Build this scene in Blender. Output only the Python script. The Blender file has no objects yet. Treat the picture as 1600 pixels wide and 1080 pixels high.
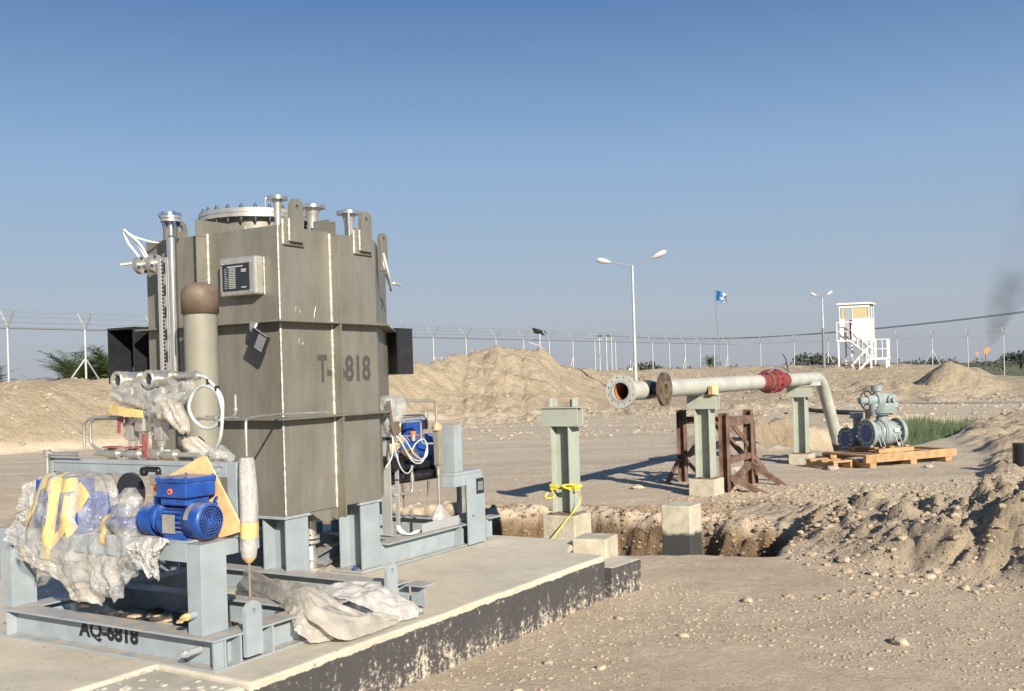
import bpy, math, random
import numpy as np
from mathutils import Vector, Matrix
random.seed(7); RNG = np.random.RandomState(11)
scene = bpy.context.scene
COL = scene.collection
# ------------------------------------------------------------------ camera, sky, sun, exposure
cam_d = bpy.data.cameras.new('camera'); cam = bpy.data.objects.new('camera', cam_d); COL.objects.link(cam)
cam_d.sensor_width = 36; cam_d.lens = 36.0; cam_d.shift_y = 47/1600
cam_d.clip_start = 0.05; cam_d.clip_end = 6000
EYE = Vector((0, 0, 1.55)); ROLL = .030
cam.matrix_world = Matrix.Translation(EYE) @ Matrix.Rotation(math.pi/2, 4, 'X') @ Matrix.Rotation(-ROLL, 4, 'Z')
scene.camera = cam
SUN_DIR = Vector((.39, -.92, 0)).normalized(); ELEV = math.radians(24.0)
SKY_S = .05; EXPO = .80; HAZE_K = 1/(SKY_S*2**EXPO)
w = bpy.data.worlds.new('World'); scene.world = w; w.use_nodes = True
nt = w.node_tree; bg = nt.nodes['Background']
sky = nt.nodes.new('ShaderNodeTexSky'); sky.sky_type = 'NISHITA'; sky.sun_disc = False
sky.sun_elevation = ELEV; sky.sun_rotation = math.atan2(SUN_DIR.x, SUN_DIR.y)
sky.air_density = 1.0; sky.dust_density = 0.6; sky.ozone_density = 3.0; sky.altitude = 0
# dusty air low over the plain, the same all the way round the horizon
wtc = nt.nodes.new('ShaderNodeTexCoord'); wsx = nt.nodes.new('ShaderNodeSeparateXYZ'); nt.links.new(wtc.outputs['Generated'], wsx.inputs[0])
wr = nt.nodes.new('ShaderNodeValToRGB'); nt.links.new(wsx.outputs['Z'], wr.inputs[0]); we = wr.color_ramp.elements; wr.color_ramp.interpolation = 'B_SPLINE'
we[0].position = 0.0; we[0].color = (.97, .97, .97, 1); we[1].position = .70; we[1].color = (.45, .45, .45, 1)
k_ = we.new(.10); k_.color = (.88, .88, .88, 1); k_ = we.new(.30); k_.color = (.80, .80, .80, 1)
wc = nt.nodes.new('ShaderNodeValToRGB'); nt.links.new(wsx.outputs['Z'], wc.inputs[0]); ce = wc.color_ramp.elements
ce[0].position = 0.0; ce[0].color = (.420, .440, .490, 1); ce[1].position = .36; ce[1].color = (.085, .205, .47, 1)
k_ = ce.new(.06); k_.color = (.43, .49, .575, 1); k_ = ce.new(.20); k_.color = (.295, .450, .670, 1)
wm0 = nt.nodes.new('ShaderNodeVectorMath'); wm0.operation = 'SCALE'; nt.links.new(wc.outputs[0], wm0.inputs[0]); wm0.inputs['Scale'].default_value = HAZE_K
wmx = nt.nodes.new('ShaderNodeMix'); wmx.data_type = 'RGBA'; nt.links.new(wr.outputs[0], wmx.inputs[0]); nt.links.new(sky.outputs[0], wmx.inputs[6]); nt.links.new(wm0.outputs[0], wmx.inputs[7])
nt.links.new(wmx.outputs[2], bg.inputs[0]); bg.inputs[1].default_value = SKY_S
sd = bpy.data.lights.new('sun', 'SUN'); sd.energy = 5.0; sd.angle = math.radians(.53); sd.color = (1.0, .91, .77)
so = bpy.data.objects.new('sun', sd); COL.objects.link(so)
sdir = Vector((SUN_DIR.x*math.cos(ELEV), SUN_DIR.y*math.cos(ELEV), math.sin(ELEV)))
so.rotation_euler = sdir.to_track_quat('Z', 'Y').to_euler(); so.location = sdir*30
scene.view_settings.view_transform = 'Standard'; scene.view_settings.look = 'None'
scene.view_settings.gamma = 1; scene.view_settings.use_curve_mapping = False
scene.view_settings.exposure = EXPO
scene.cycles.max_bounces = 8; scene.cycles.transparent_max_bounces = 12

# ------------------------------------------------------------------ materials
def mat(name, col, rough=.6, metal=0, var=.0, vscale=6, bump=0, bscale=40, col2=None, spec=.5, alpha=1, detail=6, dust=0, rust=0):
    m = bpy.data.materials.new(name); m.use_nodes = True
    n = m.node_tree; b = n.nodes['Principled BSDF']; L = n.links.new
    b.inputs['Roughness'].default_value = rough; b.inputs['Metallic'].default_value = metal
    b.inputs['Specular IOR Level'].default_value = spec; b.inputs['Alpha'].default_value = alpha
    b.inputs['Base Color'].default_value = (*col, 1)
    tc = n.nodes.new('ShaderNodeTexCoord'); out = None
    if var or col2:
        nz = n.nodes.new('ShaderNodeTexNoise'); nz.inputs['Scale'].default_value = vscale; nz.inputs['Detail'].default_value = detail
        L(tc.outputs['Object'], nz.inputs['Vector'])
        r = n.nodes.new('ShaderNodeValToRGB'); L(nz.outputs['Fac'], r.inputs[0])
        c2 = col2 if col2 else tuple(max(0, c*(1-var)) for c in col)
        c1 = col if col2 else tuple(min(1, c*(1+var)) for c in col)
        r.color_ramp.elements[0].position = .35; r.color_ramp.elements[1].position = .65
        r.color_ramp.elements[0].color = (*c2, 1); r.color_ramp.elements[1].color = (*c1, 1)
        out = r.outputs[0]
    if dust:
        # dust settles on faces that look up
        g = n.nodes.new('ShaderNodeNewGeometry'); s = n.nodes.new('ShaderNodeSeparateXYZ'); L(g.outputs['Normal'], s.inputs[0])
        mr = n.nodes.new('ShaderNodeMapRange'); L(s.outputs['Z'], mr.inputs[0]); mr.inputs[1].default_value = .5; mr.inputs[2].default_value = 1.0; mr.inputs[4].default_value = dust
        nz2 = n.nodes.new('ShaderNodeTexNoise'); nz2.inputs['Scale'].default_value = 14; nz2.inputs['Detail'].default_value = 8; L(tc.outputs['Object'], nz2.inputs['Vector'])
        mr2 = n.nodes.new('ShaderNodeMapRange'); L(nz2.outputs['Fac'], mr2.inputs[0]); mr2.inputs[1].default_value = .35; mr2.inputs[2].default_value = .6
        mu = n.nodes.new('ShaderNodeMath'); mu.operation = 'MULTIPLY'; L(mr.outputs[0], mu.inputs[0]); L(mr2.outputs[0], mu.inputs[1])
        mx = n.nodes.new('ShaderNodeMix'); mx.data_type = 'RGBA'; L(mu.outputs[0], mx.inputs[0])
        if out: L(out, mx.inputs[6])
        else: mx.inputs[6].default_value = (*col, 1)
        mx.inputs[7].default_value = (.42, .34, .25, 1); out = mx.outputs[2]
    if rust:
        nz3 = n.nodes.new('ShaderNodeTexNoise'); nz3.inputs['Scale'].default_value = 9; nz3.inputs['Detail'].default_value = 10; L(tc.outputs['Object'], nz3.inputs['Vector'])
        mr3 = n.nodes.new('ShaderNodeMapRange'); L(nz3.outputs['Fac'], mr3.inputs[0]); mr3.inputs[1].default_value = .60; mr3.inputs[2].default_value = .72; mr3.inputs[4].default_value = rust
        mx = n.nodes.new('ShaderNodeMix'); mx.data_type = 'RGBA'; L(mr3.outputs[0], mx.inputs[0])
        if out: L(out, mx.inputs[6])
        else: mx.inputs[6].default_value = (*col, 1)
        mx.inputs[7].default_value = (.2, .11, .06, 1); out = mx.outputs[2]
    if out: L(out, b.inputs['Base Color'])
    if bump:
        nb = n.nodes.new('ShaderNodeTexNoise'); nb.inputs['Scale'].default_value = bscale; nb.inputs['Detail'].default_value = 8
        L(tc.outputs['Object'], nb.inputs['Vector'])
        bm = n.nodes.new('ShaderNodeBump'); bm.inputs['Strength'].default_value = 1; bm.inputs['Distance'].default_value = bump
        L(nb.outputs['Fac'], bm.inputs['Height']); L(bm.outputs[0], b.inputs['Normal'])
    return m
M = {}
M['grey'] = mat('blue_grey_paint', (.262, .302, .328), .45, var=.09, vscale=7, dust=.85, bump=.0010, bscale=30, rust=.18)
M['green'] = mat('green_grey_paint', (.325, .352, .298), .5, var=.06, vscale=4, dust=.6, rust=.35)
M['pipe'] = mat('pale_green_pipe_paint', (.40, .41, .365), .45, var=.10, vscale=4, dust=.8, rust=.25)
M['valve'] = mat('valve_grey_paint', (.215, .260, .268), .42, var=.12, vscale=8, dust=.7)
M['weld'] = mat('bright_weld_strip', (.44, .425, .37), .5, .15, var=.15, vscale=60, bump=.002, bscale=120)
M['shiny'] = mat('polished_steel', (.62, .60, .56), .22, .9, var=.08, vscale=20)
M['satin'] = mat('satin_steel', (.50, .49, .44), .35, .7, var=.15, vscale=12)
M['blue'] = mat('blue_motor_paint', (.012, .060, .27), .38, var=.22, vscale=13, dust=.6, bump=.0008)
M['boltblue'] = mat('blue_coated_bolt', (.03, .06, .22), .4)
M['boltdark'] = mat('dark_bolt', (.06, .07, .09), .4, .5)
M['black'] = mat('black_box_paint', (.018, .019, .021), .45, var=.2, vscale=14, dust=.2)
M['blackgloss'] = mat('black_glossy_cover', (.012, .012, .014), .18)
M['label'] = mat('cream_tag', (.75, .68, .45), .6)
M['beige'] = mat('beige_pipe_paint', (.215, .207, .165), .6, var=.08, vscale=5, bump=.001)
M['browncap'] = mat('brown_cap', (.125, .092, .066), .6, var=.22, vscale=9, bump=.001)
M['plate'] = mat('dark_nameplate', (.02, .022, .03), .35)
M['print'] = mat('pale_print', (.40, .40, .38), .5)
M['stencil'] = mat('black_stencil_paint', (.012, .012, .013), .6)
M['stencil2'] = mat('grey_stencil_paint', (.060, .056, .052), .6, var=.1, vscale=30)
M['cable'] = mat('grey_cable', (.42, .46, .45), .5)
M['cablewhite'] = mat('white_cable', (.72, .72, .66), .5)
M['tie'] = mat('black_cable_tie', (.02, .02, .02), .5)
M['redpaint'] = mat('red_pipe_paint', (.19, .038, .036), .5, var=.3, vscale=9)
M['redhandle'] = mat('faded_red_handle', (.26, .075, .075), .5, var=.2, vscale=20)
M['orange'] = mat('orange_cap', (.85, .16, .04), .5)
M['rust'] = mat('rusty_steel', (.135, .080, .056), .85, var=.45, vscale=7, bump=.003, bscale=50, dust=.2)
M['rustflange'] = mat('brown_rusted_flange', (.13, .095, .07), .6, .3, var=.4, vscale=14)
M['bore'] = mat('rusty_pipe_bore', (.35, .13, .05), .8, var=.4, vscale=10)
M['brass'] = mat('machined_bore', (.33, .28, .17), .35, .7)
M['concrete'] = mat('cast_concrete', (.40, .37, .30), .9, var=.14, vscale=5, bump=.004, bscale=45, detail=10)
M['plinth'] = mat('plinth_concrete', (.42, .38, .29), .9, var=.16, vscale=7, bump=.005, bscale=40, detail=10)
M['ply'] = mat('plywood', (.60, .41, .20), .75, var=.20, vscale=11, bump=.002, detail=10, dust=.4)
M['timber'] = mat('pallet_timber', (.36, .215, .105), .75, var=.25, vscale=9, bump=.002, dust=.3)
M['chock'] = mat('pale_timber', (.62, .50, .27), .75, var=.15, vscale=14)
M['tapey'] = mat('yellow_tape', (.64, .54, .05), .4, var=.12, vscale=10)
M['strap'] = mat('yellow_packing_tape', (.56, .41, .17), .38, var=.18, vscale=14, bump=.004, bscale=26)
M['galv'] = mat('galvanised_steel', (.42, .43, .43), .45, .35, var=.08, vscale=2)
M['galvdark'] = mat('dull_wire', (.22, .23, .24), .5, .3)
M['poledark'] = mat('grey_green_pole', (.16, .18, .17), .5)
M['white'] = mat('white_paint', (.56, .555, .525), .5, var=.04, vscale=3)
M['cream'] = mat('tan_blind', (.38, .31, .19), .7, var=.06)
M['lamphead'] = mat('lamp_shell', (.40, .41, .41), .4)
M['glass'] = mat('tower_glass', (.25, .30, .33), .1, spec=.8)
M['shade'] = mat('lilac_grey_door', (.30, .27, .33), .6)
M['tan'] = mat('paper_scrap', (.40, .31, .19), .8, var=.2, vscale=20)
M['bark'] = mat('palm_bark', (.12, .09, .06), .9, var=.3, vscale=8)
M['soilpatch'] = mat('oily_dirt', (.07, .055, .045), .8, var=.3, vscale=9, bump=.004)
M['stone'] = mat('pale_stone', (.40, .33, .235), .9, var=.2, vscale=14, bump=.004)
M['stonegrey'] = mat('grey_brown_stone', (.33, .27, .22), .9, var=.25, vscale=14, bump=.004)

M['clod'] = mat('dry_clod', (.335, .27, .19), .95, var=.2, vscale=3, bump=.01)
M['clodred'] = mat('brown_clod', (.22, .155, .095), .95, var=.22, vscale=3, bump=.01)
def foliage(name, a, b):
    m = bpy.data.materials.new(name); m.use_nodes = True; n = m.node_tree; L = n.links.new
    p = n.nodes['Principled BSDF']; p.inputs['Roughness'].default_value = .6
    tc = n.nodes.new('ShaderNodeTexCoord'); nz = n.nodes.new('ShaderNodeTexNoise'); nz.inputs['Scale'].default_value = 1.7; nz.inputs['Detail'].default_value = 4
    L(tc.outputs['Object'], nz.inputs['Vector']); r = n.nodes.new('ShaderNodeValToRGB'); L(nz.outputs['Fac'], r.inputs[0])
    r.color_ramp.elements[0].position = .35; r.color_ramp.elements[1].position = .65
    r.color_ramp.elements[0].color = (*a, 1); r.color_ramp.elements[1].color = (*b, 1); L(r.outputs[0], p.inputs['Base Color'])
    tr = n.nodes.new('ShaderNodeBsdfTranslucent'); L(r.outputs[0], tr.inputs[0])
    mx = n.nodes.new('ShaderNodeMixShader'); mx.inputs[0].default_value = .25
    L(p.outputs[0], mx.inputs[1]); L(tr.outputs[0], mx.inputs[2]); L(mx.outputs[0], n.nodes['Material Output'].inputs[0])
    return m
M['palm'] = foliage('palm_leaf', (.06, .095, .035), (.14, .18, .07))
M['bush'] = foliage('bush_leaf', (.035, .055, .03), (.07, .09, .045))
M['reed'] = foliage('reed_blade', (.035, .065, .025), (.075, .115, .045))
M['far'] = foliage('far_tree_leaf', (.05, .06, .045), (.09, .10, .07))

def m_stainless():
    m = bpy.data.materials.new('weathered_stainless'); m.use_nodes = True; n = m.node_tree; L = n.links.new
    b = n.nodes['Principled BSDF']; b.inputs['Metallic'].default_value = .45; b.inputs['Roughness'].default_value = .5
    tc = n.nodes.new('ShaderNodeTexCoord')
    mp = n.nodes.new('ShaderNodeMapping'); L(tc.outputs['Object'], mp.inputs[0]); mp.inputs['Scale'].default_value = (3.2, 3.2, 1.1)
    nz = n.nodes.new('ShaderNodeTexNoise'); nz.inputs['Scale'].default_value = 1.6; nz.inputs['Detail'].default_value = 9; nz.inputs['Roughness'].default_value = .62; L(mp.outputs[0], nz.inputs['Vector'])
    r = n.nodes.new('ShaderNodeValToRGB'); L(nz.outputs['Fac'], r.inputs[0]); e = r.color_ramp.elements
    e[0].position = .3; e[0].color = (.175, .164, .134, 1); e[1].position = .72; e[1].color = (.27, .258, .222, 1)
    mid = e.new(.5); mid.color = (.222, .213, .18, 1)
    # fine vertical streaks
    mp2 = n.nodes.new('ShaderNodeMapping'); L(tc.outputs['Object'], mp2.inputs[0]); mp2.inputs['Scale'].default_value = (60, 60, 3)
    nz2 = n.nodes.new('ShaderNodeTexNoise'); nz2.inputs['Scale'].default_value = 1; nz2.inputs['Detail'].default_value = 4; L(mp2.outputs[0], nz2.inputs['Vector'])
    mr = n.nodes.new('ShaderNodeMapRange'); L(nz2.outputs['Fac'], mr.inputs[0]); mr.inputs[3].default_value = .86; mr.inputs[4].default_value = 1.12
    # yellowish stain patches
    nz3 = n.nodes.new('ShaderNodeTexNoise'); nz3.inputs['Scale'].default_value = 3.1; nz3.inputs['Detail'].default_value = 6; L(tc.outputs['Object'], nz3.inputs['Vector'])
    mr3 = n.nodes.new('ShaderNodeMapRange'); L(nz3.outputs['Fac'], mr3.inputs[0]); mr3.inputs[1].default_value = .56; mr3.inputs[2].default_value = .72; mr3.inputs[4].default_value = .45
    mx3 = n.nodes.new('ShaderNodeMix'); mx3.data_type = 'RGBA'; L(mr3.outputs[0], mx3.inputs[0]); L(r.outputs[0], mx3.inputs[6]); mx3.inputs[7].default_value = (.235, .205, .14, 1)
    mu = n.nodes.new('ShaderNodeMix'); mu.data_type = 'RGBA'; mu.blend_type = 'MULTIPLY'; mu.inputs[0].default_value = 1
    L(mx3.outputs[2], mu.inputs[6]); L(mr.outputs[0], mu.inputs[7]); L(mu.outputs[2], b.inputs['Base Color'])
    bp = n.nodes.new('ShaderNodeBump'); bp.inputs['Distance'].default_value = .004; L(nz.outputs['Fac'], bp.inputs['Height']); L(bp.outputs[0], b.inputs['Normal'])
    rr = n.nodes.new('ShaderNodeMapRange'); L(nz3.outputs['Fac'], rr.inputs[0]); rr.inputs[3].default_value = .42; rr.inputs[4].default_value = .66; L(rr.outputs[0], b.inputs['Roughness'])
    return m
M['stainless'] = m_stainless()

def m_bubble(name, tint, a0, a1, cr=.0075):
    m = bpy.data.materials.new(name); m.use_nodes = True; n = m.node_tree; L = n.links.new
    b = n.nodes['Principled BSDF']; b.inputs['Roughness'].default_value = .20
    b.inputs['Specular IOR Level'].default_value = .7
    tc = n.nodes.new('ShaderNodeTexCoord')
    nz = n.nodes.new('ShaderNodeTexNoise'); nz.inputs['Scale'].default_value = 7; nz.inputs['Detail'].default_value = 5; L(tc.outputs['Object'], nz.inputs['Vector'])
    r = n.nodes.new('ShaderNodeValToRGB'); L(nz.outputs['Fac'], r.inputs[0]); e = r.color_ramp.elements
    e[0].position = .38; e[0].color = (*[c*.88 for c in tint], 1); e[1].position = .62; e[1].color = (*tint, 1); L(r.outputs[0], b.inputs['Base Color'])
    vo = n.nodes.new('ShaderNodeTexVoronoi'); vo.inputs['Scale'].default_value = 120; L(tc.outputs['Object'], vo.inputs['Vector'])
    nv = n.nodes.new('ShaderNodeTexNoise'); nv.inputs['Scale'].default_value = 6; L(tc.outputs['Object'], nv.inputs['Vector']); va = n.nodes.new('ShaderNodeVectorMath'); va.operation = 'MULTIPLY_ADD'; L(nv.outputs['Color'], va.inputs[0]); va.inputs[1].default_value = (.16, .16, .16); L(tc.outputs['Object'], va.inputs[2])
    nf = n.nodes.new('ShaderNodeTexVoronoi'); nf.inputs['Scale'].default_value = 13; nf.inputs['Detail'].default_value = 2.0; nf.inputs['Roughness'].default_value = .6; L(va.outputs[0], nf.inputs['Vector'])
    b1 = n.nodes.new('ShaderNodeBump'); b1.inputs['Distance'].default_value = cr; L(nf.outputs['Distance'], b1.inputs['Height'])
    b2 = n.nodes.new('ShaderNodeBump'); b2.invert = True; b2.inputs['Distance'].default_value = .0018; L(vo.outputs['Distance'], b2.inputs['Height']); L(b1.outputs[0], b2.inputs['Normal'])
    L(b2.outputs[0], b.inputs['Normal'])
    na = n.nodes.new('ShaderNodeTexNoise'); na.inputs['Scale'].default_value = 9; na.inputs['Detail'].default_value = 7; na.inputs['Distortion'].default_value = .8; L(tc.outputs['Object'], na.inputs['Vector'])
    ra = n.nodes.new('ShaderNodeMapRange'); L(na.outputs['Fac'], ra.inputs[0]); ra.inputs[1].default_value = .36; ra.inputs[2].default_value = .62; ra.inputs[3].default_value = a0; ra.inputs[4].default_value = a1; L(ra.outputs[0], b.inputs['Alpha'])
    return m
M['bubble'] = m_bubble('bubble_wrap', (.48, .465, .44), .55, .90, .004)
M['bubblethin'] = m_bubble('clear_bubble_wrap', (.50, .50, .49), .22, .58)
M['bubbledusty'] = m_bubble('dusty_bubble_wrap', (.42, .385, .33), .70, .95, .002)

# ------------------------------------------------------------------ frames: package grid (u along the pad, v to the left, w up from the pad)
TH = math.radians(59); cA, sA = math.cos(TH), math.sin(TH); C0 = (-1.294, 4.47); SL = .30
def W(u, v, w_): return Vector((C0[0]+u*cA-v*sA, C0[1]+u*sA+v*cA, w_+SL))
EMP = {}
def setp(o, label=None, cat=None, group=None, kind=None):
    if label: o['label'] = label
    if cat: o['category'] = cat
    if group: o['group'] = group
    if kind: o['kind'] = kind
def thing(name, label, cat, loc, frame='W', group=None):
    o = bpy.data.objects.new(name, None); COL.objects.link(o); o.empty_display_size = .1
    if frame == 'P': o.location = W(*loc); o.rotation_euler = (0, 0, TH)
    else: o.location = loc
    o['_x'] = 0; del o['_x']
    EMP[o.name] = (Vector(loc), frame); setp(o, label, cat, group); return o

class MB:
    def __init__(s): s.v = []; s.f = []; s.sm = []
    def add(s, vs, fs, smooth=False):
        n = len(s.v); s.v += [tuple(p) for p in vs]; s.f += [tuple(i+n for i in f) for f in fs]; s.sm += [smooth]*len(fs); return s
    def box(s, x0, x1, y0, y1, z0, z1):
        x0, x1 = sorted((x0, x1)); y0, y1 = sorted((y0, y1)); z0, z1 = sorted((z0, z1))
        vs = [(x, y, z) for z in (z0, z1) for y in (y0, y1) for x in (x0, x1)]
        return s.add(vs, [(0, 2, 3, 1), (4, 5, 7, 6), (0, 1, 5, 4), (2, 6, 7, 3), (0, 4, 6, 2), (1, 3, 7, 5)])
    def bar(s, p, q, a, b, up=(0, 0, 1), ext=0):
        p = Vector(p); q = Vector(q); d = (q-p).normalized(); p = p-d*ext; q = q+d*ext
        u = Vector(up)
        if abs(d.dot(u)) > .98: u = Vector((1, 0, 0))
        x = d.cross(u).normalized(); y = x.cross(d).normalized()
        vs = []
        for c in (p, q):
            for i, j in ((-1, -1), (1, -1), (1, 1), (-1, 1)): vs.append(c+x*(a/2*i)+y*(b/2*j))
        return s.add(vs, [(3, 2, 1, 0), (4, 5, 6, 7), (0, 1, 5, 4), (1, 2, 6, 5), (2, 3, 7, 6), (3, 0, 4, 7)])
    def cyl(s, p, q, r, r2=None, n=20, caps=True):
        if r2 is None: r2 = r
        p = Vector(p); q = Vector(q); d = (q-p).normalized(); x = d.orthogonal().normalized(); y = d.cross(x)
        ring = [(x*math.cos(2*math.pi*i/n)+y*math.sin(2*math.pi*i/n)) for i in range(n)]
        s.add([p+k*r for k in ring]+[q+k*r2 for k in ring], [(i, (i+1) % n, n+(i+1) % n, n+i) for i in range(n)], True)
        if caps:
            s.add([p+k*r for k in ring], [tuple(range(n-1, -1, -1))]); s.add([q+k*r2 for k in ring], [tuple(range(n))])
        return s
    def lathe(s, o, axis, prof, n=24, sharp=True):
        """prof: list of (h, r) along axis"""
        o = Vector(o); d = Vector(axis).normalized(); x = d.orthogonal().normalized(); y = d.cross(x)
        ring = [(x*math.cos(2*math.pi*i/n)+y*math.sin(2*math.pi*i/n)) for i in range(n)]
        if sharp:
            for (h0, r0), (h1, r1) in zip(prof, prof[1:]):
                s.add([o+d*h0+k*r0 for k in ring]+[o+d*h1+k*r1 for k in ring], [(i, (i+1) % n, n+(i+1) % n, n+i) for i in range(n)], abs(h1-h0) > 1e-5)
        else:
            vs = []
            for h, r in prof: vs += [o+d*h+k*r for k in ring]
            s.add(vs, [(j*n+i, j*n+(i+1) % n, (j+1)*n+(i+1) % n, (j+1)*n+i) for j in range(len(prof)-1) for i in range(n)], True)
        return s
    def tube(s, pts, r, n=8, closed=False, caps=True):
        pts = [Vector(p) for p in pts]; m = len(pts); vs = []; prev = None
        for i, p in enumerate(pts):
            t = (pts[min(i+1, m-1)]-pts[max(i-1, 0)]).normalized()
            if prev is None: x = t.orthogonal().normalized()
            else:
                x = prev-t*prev.dot(t)
                x = x.normalized() if x.length > 1e-6 else t.orthogonal().normalized()
            prev = x; y = t.cross(x); rr = r[i] if isinstance(r, (list, tuple)) else r
            vs += [p+(x*math.cos(2*math.pi*k/n)+y*math.sin(2*math.pi*k/n))*rr for k in range(n)]
        s.add(vs, [(j*n+i, j*n+(i+1) % n, (j+1)*n+(i+1) % n, (j+1)*n+i) for j in range(m-1) for i in range(n)], True)
        if caps: s.add(vs[:n], [tuple(range(n-1, -1, -1))]); s.add(vs[-n:], [tuple(range(n))])
        return s
    def prism(s, poly, vec):
        poly = [Vector(p) for p in poly]; vec = Vector(vec); n = len(poly)
        nrm = (poly[1]-poly[0]).cross(poly[2]-poly[1])
        if nrm.dot(vec) < 0: poly = poly[::-1]
        vs = poly+[p+vec for p in poly]
        return s.add(vs, [tuple(range(n-1, -1, -1)), tuple(range(n, 2*n))]+[(i, (i+1) % n, n+(i+1) % n, n+i) for i in range(n)])
    def ibeam(s, p, q, b, h, t=.012, up=(0, 0, 1)):
        """I section: flanges of width b across, height h along up"""
        p = Vector(p); q = Vector(q); u = Vector(up).normalized()
        s.bar(p+u*(h/2-t/2), q+u*(h/2-t/2), b, t, up); s.bar(p-u*(h/2-t/2), q-u*(h/2-t/2), b, t, up)
        s.bar(p, q, t*.8, h-2*t, up); return s
    def rock(s, c, r, sq=(1, 1, .7), n=0, seed=0):
        rd = random.Random(seed); t = (1+5**.5)/2
        vs = [Vector(p).normalized() for p in ((-1, t, 0), (1, t, 0), (-1, -t, 0), (1, -t, 0), (0, -1, t), (0, 1, t), (0, -1, -t), (0, 1, -t), (t, 0, -1), (t, 0, 1), (-t, 0, -1), (-t, 0, 1))]
        fs = [(0, 11, 5), (0, 5, 1), (0, 1, 7), (0, 7, 10), (0, 10, 11), (1, 5, 9), (5, 11, 4), (11, 10, 2), (10, 7, 6), (7, 1, 8), (3, 9, 4), (3, 4, 2), (3, 2, 6), (3, 6, 8), (3, 8, 9), (4, 9, 5), (2, 4, 11), (6, 2, 10), (8, 6, 7), (9, 8, 1)]
        for _ in range(n):
            mid = {}; nf = []
            def g(a, b):
                k = (min(a, b), max(a, b))
                if k not in mid: vs.append(((vs[a]+vs[b])/2).normalized()*(1+rd.uniform(-.08, .08))); mid[k] = len(vs)-1
                return mid[k]
            for a, b, c_ in fs:
                x, y, z = g(a, b), g(b, c_), g(c_, a); nf += [(a, x, z), (b, y, x), (c_, z, y), (x, y, z)]
            fs = nf
        rot = Matrix.Rotation(rd.uniform(0, 6.28), 3, 'Z')
        out = [rot @ Vector((p.x*sq[0]*r, p.y*sq[1]*r, p.z*sq[2]*r))*(1+rd.uniform(-.14, .14)) for p in vs]
        return s.add([Vector(c)+p for p in out], fs, n > 1)
    def build(s, name, m, parent=None, frame=None, loc=None, bev=0, sub=0, label=None, share=None):
        if parent is not None:
            p = parent
            if p.name in EMP: o0, frame_ = EMP[p.name]
            org = EMP[p.name][0]
        else:
            org = Vector(loc or (0, 0, 0))
        me = bpy.data.meshes.new(name)
        me.from_pydata([(a-org.x, b-org.y, c-org.z) for a, b, c in s.v], [], s.f)
        me.polygons.foreach_set('use_smooth', s.sm); me.materials.append(m); me.update()
        o = bpy.data.objects.new(name, me); COL.objects.link(o)
        if parent is not None:
            o.parent = parent; EMP[o.name] = EMP[parent.name]
        else:
            if frame == 'P': o.location = W(*org); o.rotation_euler = (0, 0, TH)
            else: o.location = org
            EMP[o.name] = (org, frame or 'W')
        if bev:
            md = o.modifiers.new('bevel', 'BEVEL'); md.width = bev; md.segments = 2; md.limit_method = 'ANGLE'; md.angle_limit = math.radians(50)
        if label: o['label'] = label
        return o
def copy_tree(o, parent=None):
    c = o.copy(); COL.objects.link(c); c.parent = parent
    EMP[c.name] = EMP.get(o.name, (Vector((0, 0, 0)), 'W'))
    for ch in list(o.children): copy_tree(ch, c)
    return c
def smooth_path(pts, k=6, closed=False):
    P = [Vector(p) for p in pts]; out = []; n = len(P)
    rng = range(n if closed else n-1)
    for i in rng:
        p0 = P[(i-1) % n] if closed or i > 0 else P[0]*2-P[1]
        p1 = P[i]; p2 = P[(i+1) % n]
        p3 = P[(i+2) % n] if closed or i < n-2 else P[-1]*2-P[-2]
        for j in range(k):
            t = j/k
            out.append(.5*((2*p1)+(-p0+p2)*t+(2*p0-5*p1+4*p2-p3)*t*t+(-p0+3*p1-3*p2+p3)*t**3))
    if not closed: out.append(P[-1])
    return out
def bend(pts, r=.03, k=5):
    """polyline with rounded corners"""
    P = [Vector(p) for p in pts]; out = [P[0]]
    for a, b, c in zip(P, P[1:], P[2:]):
        d1 = (a-b).normalized(); d2 = (c-b).normalized(); rr = min(r, (a-b).length*.45, (c-b).length*.45)
        s0 = b+d1*rr; s1 = b+d2*rr
        for j in range(k+1):
            t = j/k; out.append(s0*(1-t)**2+b*2*t*(1-t)+s1*t*t)
    out.append(P[-1]); return out
# ------------------------------------------------------------------ noise
def _h(ix, iy, s):
    n = (ix.astype(np.int64)*374761393+iy.astype(np.int64)*668265263+s*1442695041) & 0x7fffffff
    n = ((n ^ (n >> 13))*1274126177) & 0x7fffffff
    return ((n ^ (n >> 16)) & 0xffff)/65535.0
def vn(x, y, s=0):
    ix = np.floor(x); iy = np.floor(y); fx = x-ix; fy = y-iy
    ux = fx*fx*fx*(fx*(fx*6-15)+10); uy = fy*fy*fy*(fy*(fy*6-15)+10)
    a = _h(ix, iy, s); b = _h(ix+1, iy, s); c = _h(ix, iy+1, s); d = _h(ix+1, iy+1, s)
    return (a*(1-ux)+b*ux)*(1-uy)+(c*(1-ux)+d*ux)*uy
def fbm(x, y, s=0, o=5, g=.5):
    t = 0; a = 1; tot = 0
    for i in range(o):
        t = t+a*(vn(x, y, s+i*17)*2-1); tot += a; a *= g; x, y = (x*1.62+y*1.18)+31.7, (y*1.62-x*1.18)+11.3
    return t/tot
def ridged(x, y, s=0, o=4):
    t = 0; a = 1; tot = 0
    for i in range(o):
        t = t+a*(1-np.abs(vn(x, y, s+i*13)*2-1)*1.6); tot += a; a *= .55; x, y = (x*1.6+y*1.2)+7.7, (y*1.6-x*1.2)+3.3
    return t/tot
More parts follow.
